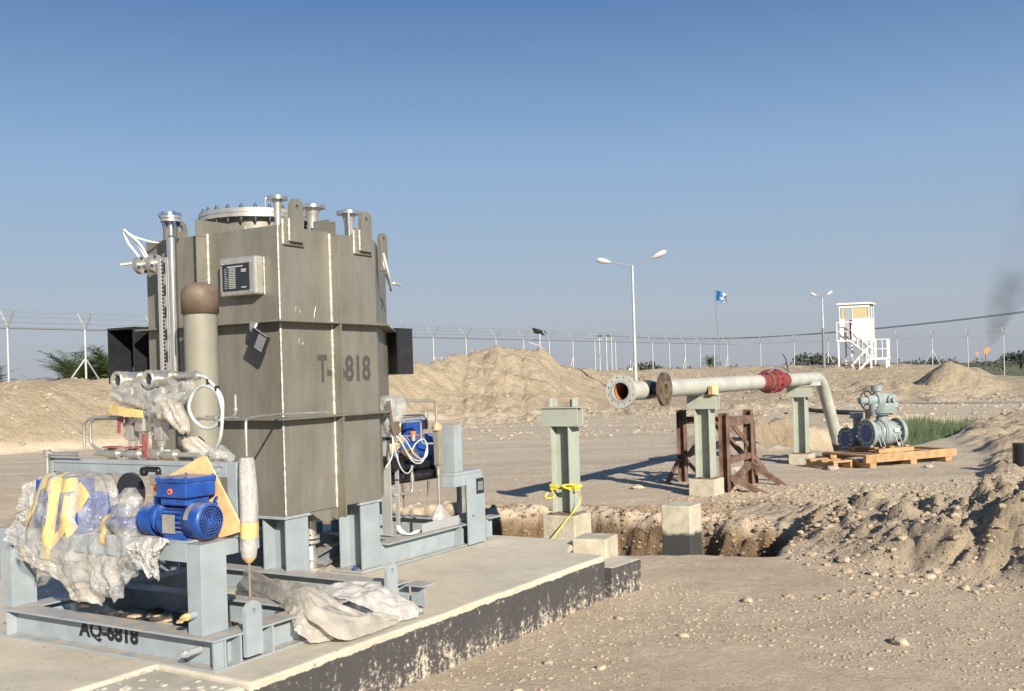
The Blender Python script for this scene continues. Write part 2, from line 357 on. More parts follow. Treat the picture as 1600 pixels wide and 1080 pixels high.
def billow(x, y, s=0, o=4):
    t = 0; a = 1; tot = 0
    for i in range(o):
        t = t+a*np.abs(vn(x, y, s+i*13)*2-1); tot += a; a *= .55; x, y = (x*1.7+y*1.1)+4.7, (y*1.7-x*1.1)+8.3
    return t/tot
def ss(a, b, x):
    t = np.clip((x-a)/(b-a), 0, 1); return t*t*(3-2*t)
# ------------------------------------------------------------------ terrain height
AZ = np.array([-1.5, -.9, -.52, -.46, -.36, -.13, -.092, -.0675, -.0556, -.028, -.0137, .0034, .0206, .0363, .047, .0606, .083, .118, .1875, .25, .31, .36, .42, .455, .47, .5, .9, 1.5])
RZ = np.array([1.6, 1.7, 1.76, 1.76, 1.80, 1.98, 2.10, 2.17, 2.42, 2.58, 2.84, 2.76, 2.70, 2.40, 2.08, 1.78, 1.74, 1.64, 1.70, 1.64, 1.68, 1.6, 1.45, 1.2, .75, .65, .6, .6])
RD = np.array([14, 20, 26.8, 27.8, 30, 38, 40, 41.5, 43, 45, 45.5, 46.5, 47, 48, 49, 50, 52.5, 55.5, 61, 62.5, 62, 61, 60, 59, 58, 57, 40, 20])
BD = np.array([12, 18, 24.5, 25.2, 27, 34, 36.5, 36.5, 36.5, 36, 35.5, 36, 36.5, 37, 37.5, 38, 39, 39, 40, 41, 42, 43, 44, 44, 44, 43, 34, 17])
def feat(X, Y):
    """height and soil masks"""
    az = X/np.maximum(Y, .5)
    z = .018*fbm(X*.7, Y*.7, 3, 4)+.010*fbm(X*4, Y*4, 9, 4)
    tr = np.zeros_like(X); cl = np.zeros_like(X); mo = np.zeros_like(X); gr = np.zeros_like(X)
    # tracks on the road further off
    z += .02*fbm(X*.25, Y*.9, 5, 3)*ss(12, 18, Y)
    # bund and big heap in front of the fence
    rz = np.interp(az, AZ, RZ); rd = np.interp(az, AZ, RD); bd = np.interp(az, AZ, BD)
    t = np.clip((Y-bd)/(rd-bd), 0, 1)
    steep = np.interp(az, [-.45, -.2, .06, .12, .5], [.75, .95, 1.0, 1.45, 1.5])
    prof = np.where(t < 1, ss(0, 1, t**steep)*.55+t**steep*.45, 1)
    back = 1-ss(.3, 3.5, Y-rd)
    on = ((t > 0) & (Y > 10)).astype(float)
    b = rz*prof*back*on
    lump = (ridged(X*.45, Y*.45, 21, 5)-.35)*.36+billow(X*1.3, Y*1.3, 33, 4)*.42-.16
    far = ss(0, .18, t)*back*on
    z += b+lump*far*np.interp(az, [-.5, -.15, 0, .08, .15, .5], [.30, .6, .85, .5, .35, .5])*np.clip(rz/2.2, .4, 1.2)
    mo = np.maximum(mo, far)
    # loose dirt band at the foot of the bund
    fb = ss(-5, -1, Y-bd)*(1-ss(0, 2, Y-bd))*(Y > 15)*ss(-.12, 0, az)
    z += fb*np.maximum(0, ridged(X*.8, Y*.8, 71, 4)-.42)*.5; mo = np.maximum(mo, fb*.6)
    # heaps by the tower
    def heap(cx, cy, h, rx, ry, p=1.1, lumpy=.1, s=0):
        d = np.sqrt(((X-cx)/rx)**2+((Y-cy)/ry)**2); d = d*(1+.18*fbm(X*.5+s, Y*.5, 40+s, 3))
        hh = np.clip(1-d**p, 0, 1); return hh*(h+lumpy*ridged(X*.9, Y*.9, 50+s, 4))
    for a in ((20.6, 48.5, 1.45, np.where(X < 20.6, 1.75, 3.1), 3.2, .9, .16, 1), (17.2, 47, .55, 3.2, 3.2, 1.2, .5, 2), (13.5, 49, .3, 2.5, 3, 1.3, .3, 3), (23.5, 47, .25, 3, 3, 1.4, .3, 4)):
        hh = heap(*a); z += hh; mo = np.maximum(mo, ss(0, .2, hh))
    # package frame coordinates
    U = (X-C0[0])*cA+(Y-C0[1])*sA; V = -(X-C0[0])*sA+(Y-C0[1])*cA
    # trench behind the pad
    wob = .12*fbm(X*1.1, Y*1.1, 60, 5)+.03*fbm(X*6, Y*6, 61, 3)
    u0 = np.interp(V, [-1.2, -.3, .35, .6, 6], [5.18, 4.98, 4.75, 3.95, 3.85])+wob*.6
    u1 = np.interp(V, [-1.2, -.4, .3, 1.8, 2.8, 6], [6.35, 6.5, 6.68, 7.0, 6.55, 6.5])+wob*1.8
    ends = ss(-.85, -.50, V+wob)*(1-ss(5, 6, V))
    cut = ss(0, .14, U-u0)*ss(-.05, .38+.2*fbm(X*2.2, Y*2.2, 68, 3), u1-U)*ends
    z -= cut*(.85+.12*fbm(X*2, Y*2, 65, 3)); z += cut*(1-cut)*(1.1*billow(X*5, Y*5, 67, 3)-.35); tr = ss(.01, .22, cut)
    edge = ss(-.5, -.05, U-u1)*(1-ss(.0, .9, U-u1))*ends
    z += edge*(billow(X*4, Y*4, 66, 3)*.16-.02); cl = np.maximum(cl, edge*.9)
    # dug bank on the right
    yb = 8.35-(X-2.2)*1.22+.25*fbm(X*1.2, Y*1.2, 70, 3)
    H = np.clip(.06+.22*(X-2.2), 0, .85)*ss(2.3, 3.2, X)
    dd = Y-yb
    m = ss(-.05, 1.0, dd)*(1-ss(1.6, 4.6, dd))
    clod = np.maximum(0, ridged(X*1.3, Y*1.3, 80, 5)-.25)*.34+billow(X*3.4+.4*fbm(X*2, Y*2, 84, 2), Y*3.4, 85, 4)*.34+billow(X*9, Y*9, 88, 2)*.06-.10
    near = ss(-.15, .5, dd)*(1-ss(2.6, 5.6, dd))*ss(2.2, 2.9, X)
    z += H*m+clod*near*np.clip(.35+.3*(X-2.4), .3, 1.1); mo = np.maximum(mo, near); cl = np.maximum(cl, near)
    # hollows in that bank
    for hx, hy, hr, hd in ((4.1, 9.2, .55, .30), (5.0, 10.9, .8, .35), (4.6, 8.5, .35, .25)):
        z -= hd*np.exp(-(((X-hx)/hr)**2+((Y-hy)/(hr*.7))**2))
    # reed pit running away to the right behind the valves
    tt = (X-7.4)*.585+(Y-19.3)*.811; nn = -(X-7.4)*.811+(Y-19.3)*.585
    pit = ss(-1.6, -.4, tt)*(1-ss(10, 12, tt))*ss(-.1, .35, nn+.3*wob)*(1-ss(2.0, 2.8, nn+wob*2))
    z -= pit*.8; tr = np.maximum(tr, pit*.7)
    lip = (ss(2.0, 2.9, nn)*(1-ss(3.0, 4.5, nn))*.5)*ss(-2, 0, tt)*(1-ss(10, 13, tt))
    z += lip*(.20+.3*np.maximum(0, ridged(X*1.2, Y*1.2, 90, 4)-.3)); mo = np.maximum(mo, lip)
    # spoil ridge beyond the pipe supports
    sp = ss(18.6, 20.2, Y)*(1-ss(20.5, 25, Y))*ss(3.2, 5.2, X)*(1-ss(5.8, 7.2, X))
    z += sp*(.30+.25*billow(X*1.8, Y*1.8, 96, 4)+.45*(ridged(X*1.1, Y*1.1, 95, 4)-.4)); mo = np.maximum(mo, sp)
    # rough turned earth to the right of the pallet
    re_ = ss(.452-.027*ss(16.8, 19.5, Y), .477-.022*ss(16.8, 19.5, Y), az)*ss(12.2, 13.6, Y)*(1-ss(26, 31, Y))*(1-pit)
    z += re_*(.34*billow(X*1.1, Y*1.1, 97, 4)-.04+.10*billow(X*4, Y*4, 98, 2)); mo = np.maximum(mo, re_*.8)
    # ground beyond the fence
    gr = ss(3, 9, Y-rd)*(Y > 12)
    return z, tr, cl, mo, gr, U, V
# exact scalar lookup
def gz(x, y):
    return float(feat(np.array([float(x)]), np.array([float(y)]))[0][0])

def m_soil():
    m = bpy.data.materials.new('sandy_soil'); m.use_nodes = True; n = m.node_tree; L = n.links.new
    b = n.nodes['Principled BSDF']; b.inputs['Roughness'].default_value = .95; b.inputs['Specular IOR Level'].default_value = .15
    tc = n.nodes.new('ShaderNodeTexCoord'); at = n.nodes.new('ShaderNodeAttribute'); at.attribute_name = 'soil'
    sp = n.nodes.new('ShaderNodeSeparateColor'); L(at.outputs['Color'], sp.inputs[0])
    def noise(sc, det=8, rough=.6):
        k = n.nodes.new('ShaderNodeTexNoise'); k.inputs['Scale'].default_value = sc; k.inputs['Detail'].default_value = det; k.inputs['Roughness'].default_value = rough
        L(tc.outputs['Object'], k.inputs['Vector']); return k.outputs['Fac']
    def ramp(f, c0, c1, p0=.35, p1=.65):
        r = n.nodes.new('ShaderNodeValToRGB'); L(f, r.inputs[0]); e = r.color_ramp.elements
        e[0].position = p0; e[1].position = p1; e[0].color = (*c0, 1); e[1].color = (*c1, 1); return r.outputs[0]
    def mix(f, a, c, mode='MIX'):
        k = n.nodes.new('ShaderNodeMix'); k.data_type = 'RGBA'; k.blend_type = mode
        if isinstance(f, float): k.inputs[0].default_value = f
        else: L(f, k.inputs[0])
        L(a, k.inputs[6]); L(c, k.inputs[7]); return k.outputs[2]
    base = ramp(noise(.8), (.49, .40, .30), (.60, .50, .38))
    fine = ramp(noise(11, 14, .82), (.74, .73, .72), (1.16, 1.15, 1.12), .32, .68)
    mound = ramp(noise(1.6, 9), (.41, .335, .235), (.50, .42, .31))
    trench = ramp(noise(5, 10), (.22, .145, .085), (.36, .255, .16))
    field = ramp(noise(.07, 6), (.10, .105, .05), (.20, .165, .10))
    rmp = n.nodes.new('ShaderNodeMapping'); L(tc.outputs['Object'], rmp.inputs[0]); rmp.inputs['Rotation'].default_value = (0, 0, -.25); rmp.inputs['Scale'].default_value = (.12, 1.1, 1)
    rno = n.nodes.new('ShaderNodeTexNoise'); rno.inputs['Scale'].default_value = 1.3; rno.inputs['Detail'].default_value = 8; rno.inputs['Roughness'].default_value = .65; L(rmp.outputs[0], rno.inputs['Vector'])
    road = ramp(rno.outputs['Fac'], (.435, .37, .285), (.56, .485, .38), .36, .62)
    al = n.nodes.new('ShaderNodeAttribute'); al.attribute_name = 'road'
    c = mix(al.outputs['Fac'], base, road); c = mix(sp.outputs[1], c, mound); c = mix(sp.outputs[0], c, trench); c = mix(sp.outputs[2], c, field)
    c = mix(1.0, c, fine, 'MULTIPLY')
    # pale salt specks and dark pebbles
    vo = n.nodes.new('ShaderNodeTexVoronoi'); vo.inputs['Scale'].default_value = 38; L(tc.outputs['Object'], vo.inputs['Vector'])
    sc = n.nodes.new('ShaderNodeSeparateColor'); L(vo.outputs['Color'], sc.inputs[0])
    mr = n.nodes.new('ShaderNodeMapRange'); L(vo.outputs['Distance'], mr.inputs[0]); mr.inputs[1].default_value = .16; mr.inputs[2].default_value = .26; mr.inputs[3].default_value = 1; mr.inputs[4].default_value = 0
    g1 = n.nodes.new('ShaderNodeMath'); g1.operation = 'GREATER_THAN'; L(sc.outputs[0], g1.inputs[0]); g1.inputs[1].default_value = .62
    mu = n.nodes.new('ShaderNodeMath'); mu.operation = 'MULTIPLY'; L(g1.outputs[0], mu.inputs[0]); L(mr.outputs[0], mu.inputs[1])
    peb = ramp(sc.outputs[1], (.26, .21, .16), (.50, .43, .33), .2, .9)
    c = mix(mu.outputs[0], c, peb)
    L(c, b.inputs['Base Color'])
    # relief
    n1 = noise(21, 12, .78); n2 = noise(75, 6, .7)
    ad = n.nodes.new('ShaderNodeMath'); ad.operation = 'MULTIPLY_ADD'; L(n2, ad.inputs[0]); ad.inputs[1].default_value = .35; L(n1, ad.inputs[2])
    ad2 = n.nodes.new('ShaderNodeMath'); ad2.operation = 'MULTIPLY_ADD'; L(mu.outputs[0], ad2.inputs[0]); ad2.inputs[1].default_value = .35; L(ad.outputs[0], ad2.inputs[2])
    bp = n.nodes.new('ShaderNodeBump'); bp.inputs['Distance'].default_value = .030; bp.inputs['Strength'].default_value = .9; L(ad2.outputs[0], bp.inputs['Height'])
    # crumbly relief on heaps and cut faces
    n3 = noise(1.9, 12, .72); mx_ = n.nodes.new('ShaderNodeMath'); mx_.operation = 'MAXIMUM'; L(sp.outputs[0], mx_.inputs[0]); L(sp.outputs[1], mx_.inputs[1])
    b3 = n.nodes.new('ShaderNodeBump'); b3.inputs['Distance'].default_value = .27; L(mx_.outputs[0], b3.inputs['Strength']); L(n3, b3.inputs['Height']); L(bp.outputs[0], b3.inputs['Normal']); L(b3.outputs[0], b.inputs['Normal'])
    return m
M['soil'] = m_soil()
def axis(parts):
    out = []
    for a, b, st in parts: out += list(np.arange(a, b, st))
    return out
def grow(a, st, end, g=1.05):
    out = []; x = a
    while x < end: out.append(x); x += st; st *= g
    out.append(end); return out
xs = np.array(sorted(set([-v for v in (list(grow(1.8, .045, 18, 1.0115))[:-1]+grow(18, .3, 900, 1.09))][::1]+list(np.arange(-1.76, 5.6, .033))+list(grow(5.6, .036, 31, 1.0115))[:-1]+grow(31, .35, 900, 1.09))))
ys = np.array(sorted(set([-v for v in grow(-1, .6, 150, 1.3)]+list(np.arange(1.2, 4.4, .1))+list(np.arange(4.4, 12.5, .034))+list(grow(12.5, .036, 62, 1.0062))[:-1]+grow(62, .4, 2500, 1.06))))
XX, YY = np.meshgrid(xs, ys); Z, TR, CL, MO, GR, UU, VV = feat(XX, YY)
inpad = (UU > -.9) & (UU < 3.55) & (VV > -.1) & (VV < 2.2); Z = np.where(inpad, np.minimum(Z, .02), Z)
ny, nx = XX.shape
me = bpy.data.meshes.new('ground')
co = np.stack([XX, YY, Z], -1).reshape(-1, 3)
idx = np.arange(ny*nx).reshape(ny, nx); q = np.stack([idx[:-1, :-1], idx[:-1, 1:], idx[1:, 1:], idx[1:, :-1]], -1).reshape(-1, 4)
me.vertices.add(len(co)); me.vertices.foreach_set('co', co.ravel()); me.loops.add(q.size); me.loops.foreach_set('vertex_index', q.ravel().astype(np.int32))
me.polygons.add(len(q)); me.polygons.foreach_set('loop_start', np.arange(0, q.size, 4, dtype=np.int32)); me.polygons.foreach_set('loop_total', np.full(len(q), 4, np.int32))
me.polygons.foreach_set('use_smooth', np.ones(len(q), bool)); me.update(calc_edges=True)
ca = me.color_attributes.new('soil', 'FLOAT_COLOR', 'POINT')
ca.data.foreach_set('color', np.stack([TR, MO*(1-.35*CL), GR, np.ones_like(TR)], -1).astype(np.float32).ravel())
ra = me.attributes.new('road', 'FLOAT', 'POINT')
road = ss(12, 17, YY+.15*XX+1.5*fbm(XX*.2, YY*.2, 5, 3))*(1-MO)*ss(-.1, .5, 1.1+fbm(XX*.15, YY*.5, 8, 4))
ra.data.foreach_set('value', road.astype(np.float32).ravel())
me.materials.append(M['soil']); ground = bpy.data.objects.new('ground', me); COL.objects.link(ground); ground['kind'] = 'structure'
# ------------------------------------------------------------------ concrete pad
def m_padside():
    m = bpy.data.materials.new('bitumen_painted_concrete'); m.use_nodes = True; n = m.node_tree; L = n.links.new
    b = n.nodes['Principled BSDF']; b.inputs['Roughness'].default_value = .75
    tc = n.nodes.new('ShaderNodeTexCoord'); sx = n.nodes.new('ShaderNodeSeparateXYZ'); L(tc.outputs['Object'], sx.inputs[0])
    g = n.nodes.new('ShaderNodeNewGeometry'); sn = n.nodes.new('ShaderNodeSeparateXYZ'); L(g.outputs['Normal'], sn.inputs[0])
    def noise(sc, vec=None, det=9, ro=.7):
        k = n.nodes.new('ShaderNodeTexNoise'); k.inputs['Scale'].default_value = sc; k.inputs['Detail'].default_value = det; k.inputs['Roughness'].default_value = ro
        L(vec or tc.outputs['Object'], k.inputs['Vector']); return k.outputs['Fac']
    mp = n.nodes.new('ShaderNodeMapping'); L(tc.outputs['Object'], mp.inputs[0]); mp.inputs['Scale'].default_value = (5, 5, 1.4)
    stre = noise(1.4, mp.outputs[0], 8); spk = noise(34, None, 9, .8)
    def math_(op, a, c):
        k = n.nodes.new('ShaderNodeMath'); k.operation = op
        for i, v in enumerate((a, c)):
            if isinstance(v, (int, float)): k.inputs[i].default_value = v
            else: L(v, k.inputs[i])
        return k.outputs[0]
    # amount of paint: thick near the top band, scoured away towards the soil
    hz = n.nodes.new('ShaderNodeMapRange'); L(sx.outputs['Z'], hz.inputs[0]); hz.inputs[1].default_value = .02; hz.inputs[2].default_value = .20; hz.inputs[3].default_value = .56; hz.inputs[4].default_value = .84
    pa = math_('ADD', hz.outputs[0], math_('MULTIPLY', math_('SUBTRACT', stre, .5), 1.3)); pa = math_('ADD', pa, math_('MULTIPLY', math_('SUBTRACT', spk, .5), 2.6))
    r = n.nodes.new('ShaderNodeMapRange'); L(pa, r.inputs[0]); r.inputs[1].default_value = .34; r.inputs[2].default_value = .62
    top = n.nodes.new('ShaderNodeMapRange'); L(math_('ADD', sx.outputs['Z'], math_('MULTIPLY', math_('SUBTRACT', stre, .5), .05)), top.inputs[0]); top.inputs[1].default_value = .263; top.inputs[2].default_value = .268; top.inputs[3].default_value = 1; top.inputs[4].default_value = 0
    side = n.nodes.new('ShaderNodeMath'); side.operation = 'LESS_THAN'; L(sn.outputs['Z'], side.inputs[0]); side.inputs[1].default_value = .5
    f = math_('MULTIPLY', math_('MULTIPLY', r.outputs[0], top.outputs[0]), side.outputs[0])
    cr = n.nodes.new('ShaderNodeValToRGB'); L(noise(2.2), cr.inputs[0]); e = cr.color_ramp.elements; e[0].position = .32; e[0].color = (.45, .41, .335, 1); e[1].position = .68; e[1].color = (.60, .55, .45, 1)
    cr2 = n.nodes.new('ShaderNodeValToRGB'); L(noise(11, None, 10, .7), cr2.inputs[0]); e = cr2.color_ramp.elements; e[0].position = .3; e[0].color = (.88, .87, .85, 1); e[1].position = .7; e[1].color = (1.08, 1.06, 1.03, 1)
    # drifts of dust on the slab
    dr = n.nodes.new('ShaderNodeMapRange'); L(noise(1.1, None, 7), dr.inputs[0]); dr.inputs[1].default_value = .5; dr.inputs[2].default_value = .68; dr.inputs[4].default_value = .7
    m0 = n.nodes.new('ShaderNodeMix'); m0.data_type = 'RGBA'; L(dr.outputs[0], m0.inputs[0]); L(cr.outputs[0], m0.inputs[6]); m0.inputs[7].default_value = (.52, .43, .32, 1)
    m1 = n.nodes.new('ShaderNodeMix'); m1.data_type = 'RGBA'; m1.blend_type = 'MULTIPLY'; m1.inputs[0].default_value = 1; L(m0.outputs[2], m1.inputs[6]); L(cr2.outputs[0], m1.inputs[7])
    # small dark flecks
    vo = n.nodes.new('ShaderNodeTexVoronoi'); vo.inputs['Scale'].default_value = 9; L(tc.outputs['Object'], vo.inputs['Vector'])
    fl = n.nodes.new('ShaderNodeMath'); fl.operation = 'LESS_THAN'; L(vo.outputs['Distance'], fl.inputs[0]); fl.inputs[1].default_value = .075
    mf = n.nodes.new('ShaderNodeMix'); mf.data_type = 'RGBA'; L(math_('MULTIPLY', fl.outputs[0], .6), mf.inputs[0]); L(m1.outputs[2], mf.inputs[6]); mf.inputs[7].default_value = (.15, .11, .08, 1)
    m2 = n.nodes.new('ShaderNodeMix'); m2.data_type = 'RGBA'; L(f, m2.inputs[0]); L(mf.outputs[2], m2.inputs[6]); m2.inputs[7].default_value = (.055, .052, .053, 1)
    L(m2.outputs[2], b.inputs['Base Color'])
    bp = n.nodes.new('ShaderNodeBump'); bp.inputs['Distance'].default_value = .006; L(spk, bp.inputs['Height']); L(bp.outputs[0], b.inputs['Normal'])
    return m
M['pad'] = m_padside()
def edge_poly(poly, step=.12, j=.006):
    out = []
    for a, b in zip(poly, poly[1:]+poly[:1]):
        a = Vector(a); b = Vector(b); k = max(1, int((b-a).length/step))
        for i in range(k):
            p = a+(b-a)*i/k; out.append(p if i == 0 else p+Vector((random.uniform(-j, j), random.uniform(-j, j))))
    return out
def world_slab(name, poly_uv, z0, z1, m, bev):
    P = edge_poly([W(u, v, 0).xy for u, v in poly_uv]); mb = MB()
    mb.prism([(p.x, p.y, z0) for p in P], (0, 0, z1-z0)); o = mb.build(name, m, loc=(0, 0, 0), bev=bev); o['kind'] = 'structure'; return o
world_slab('concrete_pad', [(-.08, -.24), (3.16, -.31), (3.18, -.02), (3.40, .08), (3.66, .12), (3.66, 3.0), (.45, 3.0), (.40, 2.28), (-3.0, 2.30), (-3.0, .40), (-.06, .36)], -.12, .30, M['pad'], .012)
world_slab('footing_step', [(3.17, -.36), (3.56, -.40), (3.66, .10), (3.42, .07), (3.20, -.03)], -.12, .215, M['pad'], .01)
st_ = world_slab('mortar_step', [(-.085, -.22), (-.065, .35), (-1.35, .398), (-1.45, .10), (-.75, -.12)], -.12, .286, M['concrete'], .02)
# rough mortar at the pad's front corner
mb = MB()
for i in range(70):
    u = random.uniform(-.75, -.12); v = random.uniform(-.16, .36); p = W(u, v, 0)
    mb.rock((p.x, p.y, .284), random.uniform(.006, .02), (1, 1, .6), 1, i)
o = mb.build('mortar_rubble', M['concrete'], loc=(0, 0, 0)); setp(o, 'crumbled pale mortar lumps piled at the front corner of the concrete pad', 'rubble', kind='stuff')
# ------------------------------------------------------------------ helpers for wraps and lettering
def interp_path(P, s):
    P = np.array(P, float); k = np.linspace(0, 1, len(P)); return np.stack([np.interp(s, k, P[:, i]) for i in range(P.shape[1])], -1)
class Lump:
    """a wrapped soft shape: rings of size ra, rb (axes A, B) swept along a path, creased by noise"""
    def __init__(s, path, ra, rb, A, B, fold=0, foldn=7, amp=.1, seed=0, fs=3.0):
        s.path = smooth_path(path, 5); s.ra = ra; s.rb = rb; s.A = np.array(A, float); s.B = np.array(B, float)
        s.fold = fold; s.fn = foldn; s.amp = amp; s.seed = seed; s.fs = fs
    def pos(s, t, th):
        t = np.asarray(t, float); th = np.asarray(th, float)
        c = interp_path(s.path, t); k = np.linspace(0, 1, len(s.ra)); a = np.interp(t, k, s.ra); b = np.interp(t, np.linspace(0, 1, len(s.rb)), s.rb)
        x = np.cos(th)*2; y = np.sin(th)*2; q = t*s.fs*2
        n = fbm(x*1.3+q+s.seed*3.1, y*1.3+q*.7-s.seed, s.seed, 4)+.5*(1-2*np.abs(fbm(x*2.1-q*1.3, y*2.1+q*1.7, s.seed+5, 3)))
        f = 1+s.amp*n+s.fold*np.sin(th*s.fn+4*vn(t*3, t*0+s.seed, 3)+s.seed)*(.5+vn(t*4+s.seed, th, 4))
        return c+s.A*(a*np.cos(th)*f)[..., None]+s.B*(b*np.sin(th)*f)[..., None]
    def mesh(s, mb, m=56, n=56):
        T, TH_ = np.meshgrid(np.linspace(0, 1, m), np.linspace(0, 2*math.pi, n, endpoint=False), indexing='ij')
        P = s.pos(T, TH_).reshape(-1, 3)
        fs = [(j*n+i, j*n+(i+1) % n, (j+1)*n+(i+1) % n, (j+1)*n+i) for j in range(m-1) for i in range(n)]
        mb.add([tuple(p) for p in P], fs, True); mb.add([tuple(p) for p in P[:n]], [tuple(range(n))], True); mb.add([tuple(p) for p in P[-n:]], [tuple(range(n-1, -1, -1))], True); return mb
    def strip(s, mb, pts, width, lift=1.03, k=26):
        """a strip of tape following the surface through (t, theta) points"""
        pts = np.array(pts, float); q = np.linspace(0, 1, k); kk = np.linspace(0, 1, len(pts))
        t = np.interp(q, kk, pts[:, 0]); th = np.interp(q, kk, pts[:, 1]); rows = []
        c = interp_path(s.path, t)
        for o in (-.5, -.25, 0, .25, .5):
            dth = np.gradient(th); dt = np.gradient(t); ln = np.hypot(dth*.25, dt*.45)+1e-6
            p = s.pos(np.clip(t+o*width*(dth*.25/ln)/.45, 0, 1), th-o*width*(dt*.45/ln)/.25); rows.append(c+(p-c)*lift)
        R = np.stack(rows, 1).reshape(-1, 3); fs = [(j*5+i, j*5+i+1, (j+1)*5+i+1, (j+1)*5+i) for j in range(k-1) for i in range(4)]
        mb.add([tuple(p) for p in R], fs, True); return mb
def text_part(txt, name, m, parent, o, xd, yd, wd, ht, off=.012, thick=.0012):
    cu = bpy.data.curves.new('t', 'FONT'); cu.body = txt; cu.size = 1; cu.offset = off; cu.resolution_u = 4
    ob = bpy.data.objects.new('t', cu); COL.objects.link(ob); dg = bpy.context.evaluated_depsgraph_get(); me = bpy.data.meshes.new_from_object(ob.evaluated_get(dg))
    co = np.array([v.co[:] for v in me.vertices]); mn = co.min(0); mx = co.max(0); fs = [tuple(p.vertices) for p in me.polygons]
    bpy.data.objects.remove(ob); bpy.data.curves.remove(cu)
    o = np.array(o, float); xd = np.array(xd, float); yd = np.array(yd, float); nrm = np.cross(xd, yd)
    k = (co-mn)/np.maximum(mx-mn, 1e-6); P = o+xd*(k[:, :1]*wd)+yd*(k[:, 1:2]*ht)+nrm*thick
    mb = MB(); mb.add([tuple(p) for p in P], fs); bpy.data.meshes.remove(me); return mb.build(name, m, parent)
def bolt_ring(parent, c, ax, R, n, m, r=.008, h=.03, a0=0, name='bolt'):
    c = Vector(c); d = Vector(ax).normalized(); x = d.orthogonal().normalized(); y = d.cross(x); first = None
    for i in range(n):
        a = a0+2*math.pi*i/n; off = (x*math.cos(a)+y*math.sin(a))*R
        if first is None:
            mb = MB(); p = c+off; mb.cyl(p-d*h, p+d*h, r*.55, n=6); mb.cyl(p-d*h*.75, p-d*h*.35, r, n=6); mb.cyl(p+d*h*.35, p+d*h*.75, r, n=6)
            first = mb.build(name, m, parent); p0 = off
        else:
            k = first.copy(); COL.objects.link(k); k.parent = parent; k.location = Vector(first.location)+(off-p0); EMP[k.name] = EMP[parent.name]
def flange(mb, c, ax, R, r, t, n=28):
    """flat ring flange with a bore"""
    return mb.lathe(c, ax, [(0, r), (0, R), (t, R), (t, r), (0, r)], n)
# ------------------------------------------------------------------ skid AQ-6818
sk = thing('steel_skid', 'blue grey steel beam skid lettered AQ-6818 carrying the blue motor and bubble wrapped pumps', 'skid', (0, 0, 0), 'P')
G = M['grey']
def ibp(name, p, q, b, h, t=.009, up=(0, 0, 1), par=None, label=None): return MB().ibeam(p, q, b, h, t, up).build(name, G, par or sk, bev=.0015, label=label)
fb = ibp('front_beam', (.015, .001, .07), (.015, 1.56, .07), .13, .14)
ibp('side_beam', (.082, .065, .0698), (1.36, .065, .0698), .13, .1392)
ibp('side_beam', (.082, 1.49, .0698), (1.36, 1.49, .0698), .13, .1392)
ibp('cross_beam', (1.31, .132, .068), (1.31, 1.42, .068), .12, .134)
ibp('cross_beam', (.66, .132, .068), (.66, 1.42, .068), .10, .134)
for v in (.012, 1.50): MB().box(-.045, .010, v, v+.010, .009, .131).build('stiffener_plate', G, sk)
for u in (.10, .30, 1.09, 1.34): MB().box(u, u+.01, .002, .060, .009, .131).build('stiffener_plate', G, sk)
text_part('AQ-6818', 'lettering', M['stencil'], fb, (.0112, 1.005, .030), (0, -1, 0), (0, 0, 1), .435, .100, off=.046)
def lug(par, u, v0, v1, w0, w1, wd, m=G, hole=.012, ax='u', name='lifting_lug', n=10):
    """upright plate with a rounded top and a hole: width along u (or v), thickness v0..v1"""
    r = wd/2; c = w1-r; out = []
    for i in range(n+1):
        a = math.pi*i/n; out.append((r*math.cos(a), c+r*math.sin(a)))
    # ring of quads round the hole, then the body
    mb = MB(); k = 16; inner = [(hole*math.cos(2*math.pi*i/k), c+hole*1.25*math.sin(2*math.pi*i/k)) for i in range(k)]
    outer = []
    for i in range(k):
        a = 2*math.pi*i/k
        if math.sin(a) >= -1e-6: outer.append((r*math.cos(a), c+r*math.sin(a)))
        else:
            s_ = math.sin(a); cx = math.cos(a)
            tt = min(r/abs(cx) if abs(cx) > 1e-6 else 9, r/abs(s_)); outer.append((cx*tt, c+s_*tt))
    def P(x, z, y): return (u+x, y, z) if ax == 'u' else (y, u+x, z)
    vs = []
    for y in (v0, v1): vs += [P(x, z, y) for x, z in inner]+[P(x, z, y) for x, z in outer]
    fs = []
    for i in range(k):
        j = (i+1) % k
        fs += [(i, k+i, k+j, j), (2*k+i, 2*k+j, 3*k+j, 3*k+i), (i, j, 2*k+j, 2*k+i), (k+i, 3*k+i, 3*k+j, k+j)]
    mb.add(vs, fs); q = [P(-r, c-r, v0), P(r, c-r, v1)]
    a, b = q; mb.box(a[0], b[0], a[1], b[1], w0, c-r-.0002)
    return mb.build(name, m, par)
lug(sk, .165, -.022, -.001, .03, .275, .10); lug(sk, 1.175, -.022, -.001, .03, .27, .09)
mb = MB(); mb.bar((1.33, -.03, .133), (1.33, -.15, .133), .12, .008); mb.bar((1.33, -.03, .07), (1.33, -.12, .07), .010, .11); mb.build('end_stub', G, sk)
